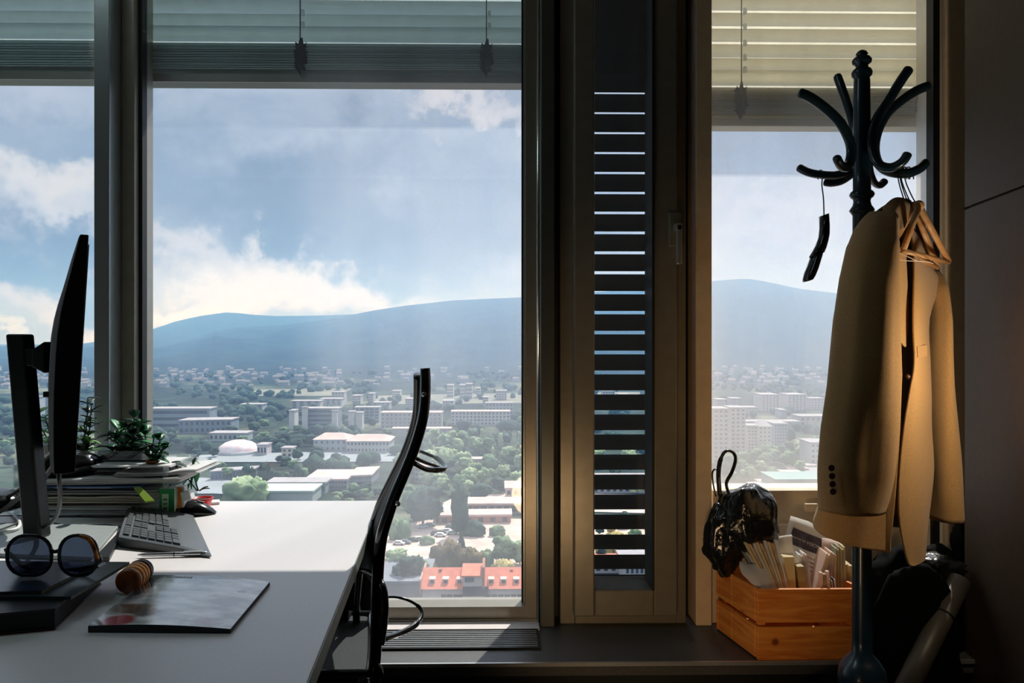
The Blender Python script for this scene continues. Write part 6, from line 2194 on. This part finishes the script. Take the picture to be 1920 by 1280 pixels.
# ================================================================ BLACK PLASTIC BAG
M_bag = mat('black_bin_liner', L(22, 25, 26), 0.22, 0, 0.1, 20, 0.0)
def crumple(m_):
    nt = m_.node_tree; N, K = nt.nodes.new, nt.links.new
    b = nt.nodes['Principled BSDF']; b.inputs['Coat Weight'].default_value = .6
    tc = N('ShaderNodeTexCoord')
    v = N('ShaderNodeTexVoronoi'); v.feature = 'DISTANCE_TO_EDGE'; v.inputs['Scale'].default_value = 11
    n = N('ShaderNodeTexNoise'); n.inputs['Scale'].default_value = 12; n.inputs['Detail'].default_value = 5
    ad = N('ShaderNodeVectorMath'); ad.operation = 'MULTIPLY_ADD'; ad.inputs[1].default_value = (.25, .25, .25)
    K(tc.outputs['Object'], n.inputs['Vector']); K(n.outputs['Color'], ad.inputs[0]); K(tc.outputs['Object'], ad.inputs[2]); K(ad.outputs[0], v.inputs['Vector'])
    bp = N('ShaderNodeBump'); bp.inputs['Strength'].default_value = .35; bp.inputs['Distance'].default_value = .02
    K(v.outputs['Distance'], bp.inputs['Height']); K(bp.outputs[0], b.inputs['Normal'])
crumple(M_bag)
YG = 1.985


def crumpled(c, r, seed, amp=.22):
    """lumpy bag with pleats running up to its knot"""
    m = MB(); m.smooth = True
    c = Vector(c)
    bm = bmesh.new(); bmesh.ops.create_icosphere(bm, subdivisions=5, radius=1)
    vs = []
    for v in bm.verts:
        p = v.co
        az = math.atan2(p.y, p.x)
        k = 1 + amp * noise.noise(p * 1.5 + Vector((seed, 0, 0))) + amp * .35 * abs(noise.noise(Vector((math.cos(az) * 4, math.sin(az) * 4, p.z * 1.2 + seed)))) - .10 * amp * abs(noise.noise(p * 4))
        k *= 1 - .25 * max(0, p.z) ** 3
        vs.append(c + Vector((p.x * r[0] * k, p.y * r[1] * k, p.z * r[2] * k)))
    bm.verts.index_update(); fs = [tuple(v.index for v in f.verts) for f in bm.faces]; bm.free()
    m.add(vs, fs)
    return m


bag = thing('plastic_bag', 'shiny knotted black plastic bag on the left rear of the crate', 'plastic bag', (W(1400, 1060, YG).x, YG, W(1400, 1062, YG).z))
m = crumpled(W(1402, 968, YG), (.080, .060, .105), 3)
m.build('body', M_bag, bag)
m = crumpled(W(1362, 1000, YG + .01), (.055, .045, .10), 8)
m.build('lower_fold', mat('black_bin_liner', (0, 0, 0)), bag)
m = MB(); m.smooth = True
m.tube(smooth_path([W(1350, 930, YG - .01), W(1347, 895, YG - .012), W(1350, 865, YG - .012), (W(1360, 846, YG - .01)), W(1374, 848, YG - .008), W(1379, 862, YG - .006), W(1372, 885, YG - .004), W(1362, 905, YG), W(1366, 925, YG)], 6), [.011] * 14 + [.008] * 14 + [.007] * 21, 10, flat=.5)
m.build('handle', M_bag, bag)
m = MB(); m.smooth = True
m.tube(smooth_path([W(1342, 930, YG), W(1337, 905, YG), W(1336, 885, YG), W(1343, 880, YG), W(1350, 900, YG), W(1352, 930, YG)], 6), .005, 10, flat=.4)
m.build('handle', M_bag, bag)
# dark lump modelled in place of the plastic bag's shadow, left of the crate
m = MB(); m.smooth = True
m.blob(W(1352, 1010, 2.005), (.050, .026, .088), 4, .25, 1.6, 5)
tag(m.build('bag_shadow_lump', mat('bag_shadow_black', L(16, 18, 18), .95, 0, .2, 60)), 'dark lump modelled as plastic bag shadow between the window frame and crate', 'shadow lump')

# ================================================================ DARK STUFF RIGHT OF THE POLE
m = MB(); m.smooth = True
m.blob(W(1715, 1180, 1.97), (.165, .085, .225), 4, .22, 1.7, 11, flat_base=SILL + .001)
bk_ = thing('black_rucksack', 'large black bag bulging behind the pole under the blazer', 'bag', (W(1700, 1280, 1.86).x, 1.86, SILL))
m.build('body', mat('black_nylon', L(5, 7, 8), .9, 0, .2, 80, .2, 500, spec=.1), bk_)
m = MB(); m.smooth = True
m.blob(W(1755, 1062, 1.88), (.065, .05, .032), 3, .35, 2.2, 4)
m.build('glossy_flap', M_bag, bk_)
m = MB(); m.smooth = True
m.blob(W(1800, 1015, 1.95), (.018, .03, .055), 3, .2, 2, 2)
m.build('strap_end', mat('black_nylon', (0, 0, 0)), bk_)


m = MB(); m.smooth = True
m.blob((wx(1712, 1.80), 1.80, .30), (.125, .042, .31), 4, .14, 1.7, 15, flat_base=.001)
fb_ = thing('black_duffel', 'black bag standing on the floor in front of the sill, right of the pole', 'bag', (wx(1712, 1.80), 1.80, 0))
m.build('body', mat('black_nylon', (0, 0, 0)), fb_)


def roll(label, p0, p1, r, Y0, Y1, mt, name='rolled_mat', band=True):
    a, b = W(*p0, Y0), W(*p1, Y1)
    t = thing(name, label, 'rolled mat', a)
    u = (b - a).normalized(); s = u.orthogonal().normalized(); w_ = u.cross(s)
    ring = []
    for k in range(30):
        an = 2 * PI * k / 30
        rr_ = r * (1 - .12 * (k / 30))
        ring.append((s * math.cos(an) + w_ * math.sin(an)) * rr_)
    m = MB(); m.smooth = True
    m.loft([[a + q for q in ring], [a.lerp(b, .5) + q for q in ring], [b + q for q in ring]])
    m.build('roll', mt, t)
    if band:
        m = MB(); m.smooth = True
        c_ = a.lerp(b, .72)
        m.tube([c_ + q * 1.05 for q in ring] + [c_ + ring[0] * 1.05], .0022, 6, cap=False)
        m.build('rubber_band', M_gasket, t)
    return t


M_roll = mat('grey_brown_vinyl', L(74, 70, 62), .45, 0, .08, 20)
roll('grey-brown roll held by a rubber band, leaning against the tall cabinet', (1676, 1340), (1800, 1088), .026, 1.66, 1.83, M_roll)
roll('thinner dark grey roll leaning close behind the banded roll', (1656, 1340), (1786, 1078), .009, 1.70, 1.85, mat('dark_vinyl', L(64, 68, 64), .5, 0, .1, 20), band=False)
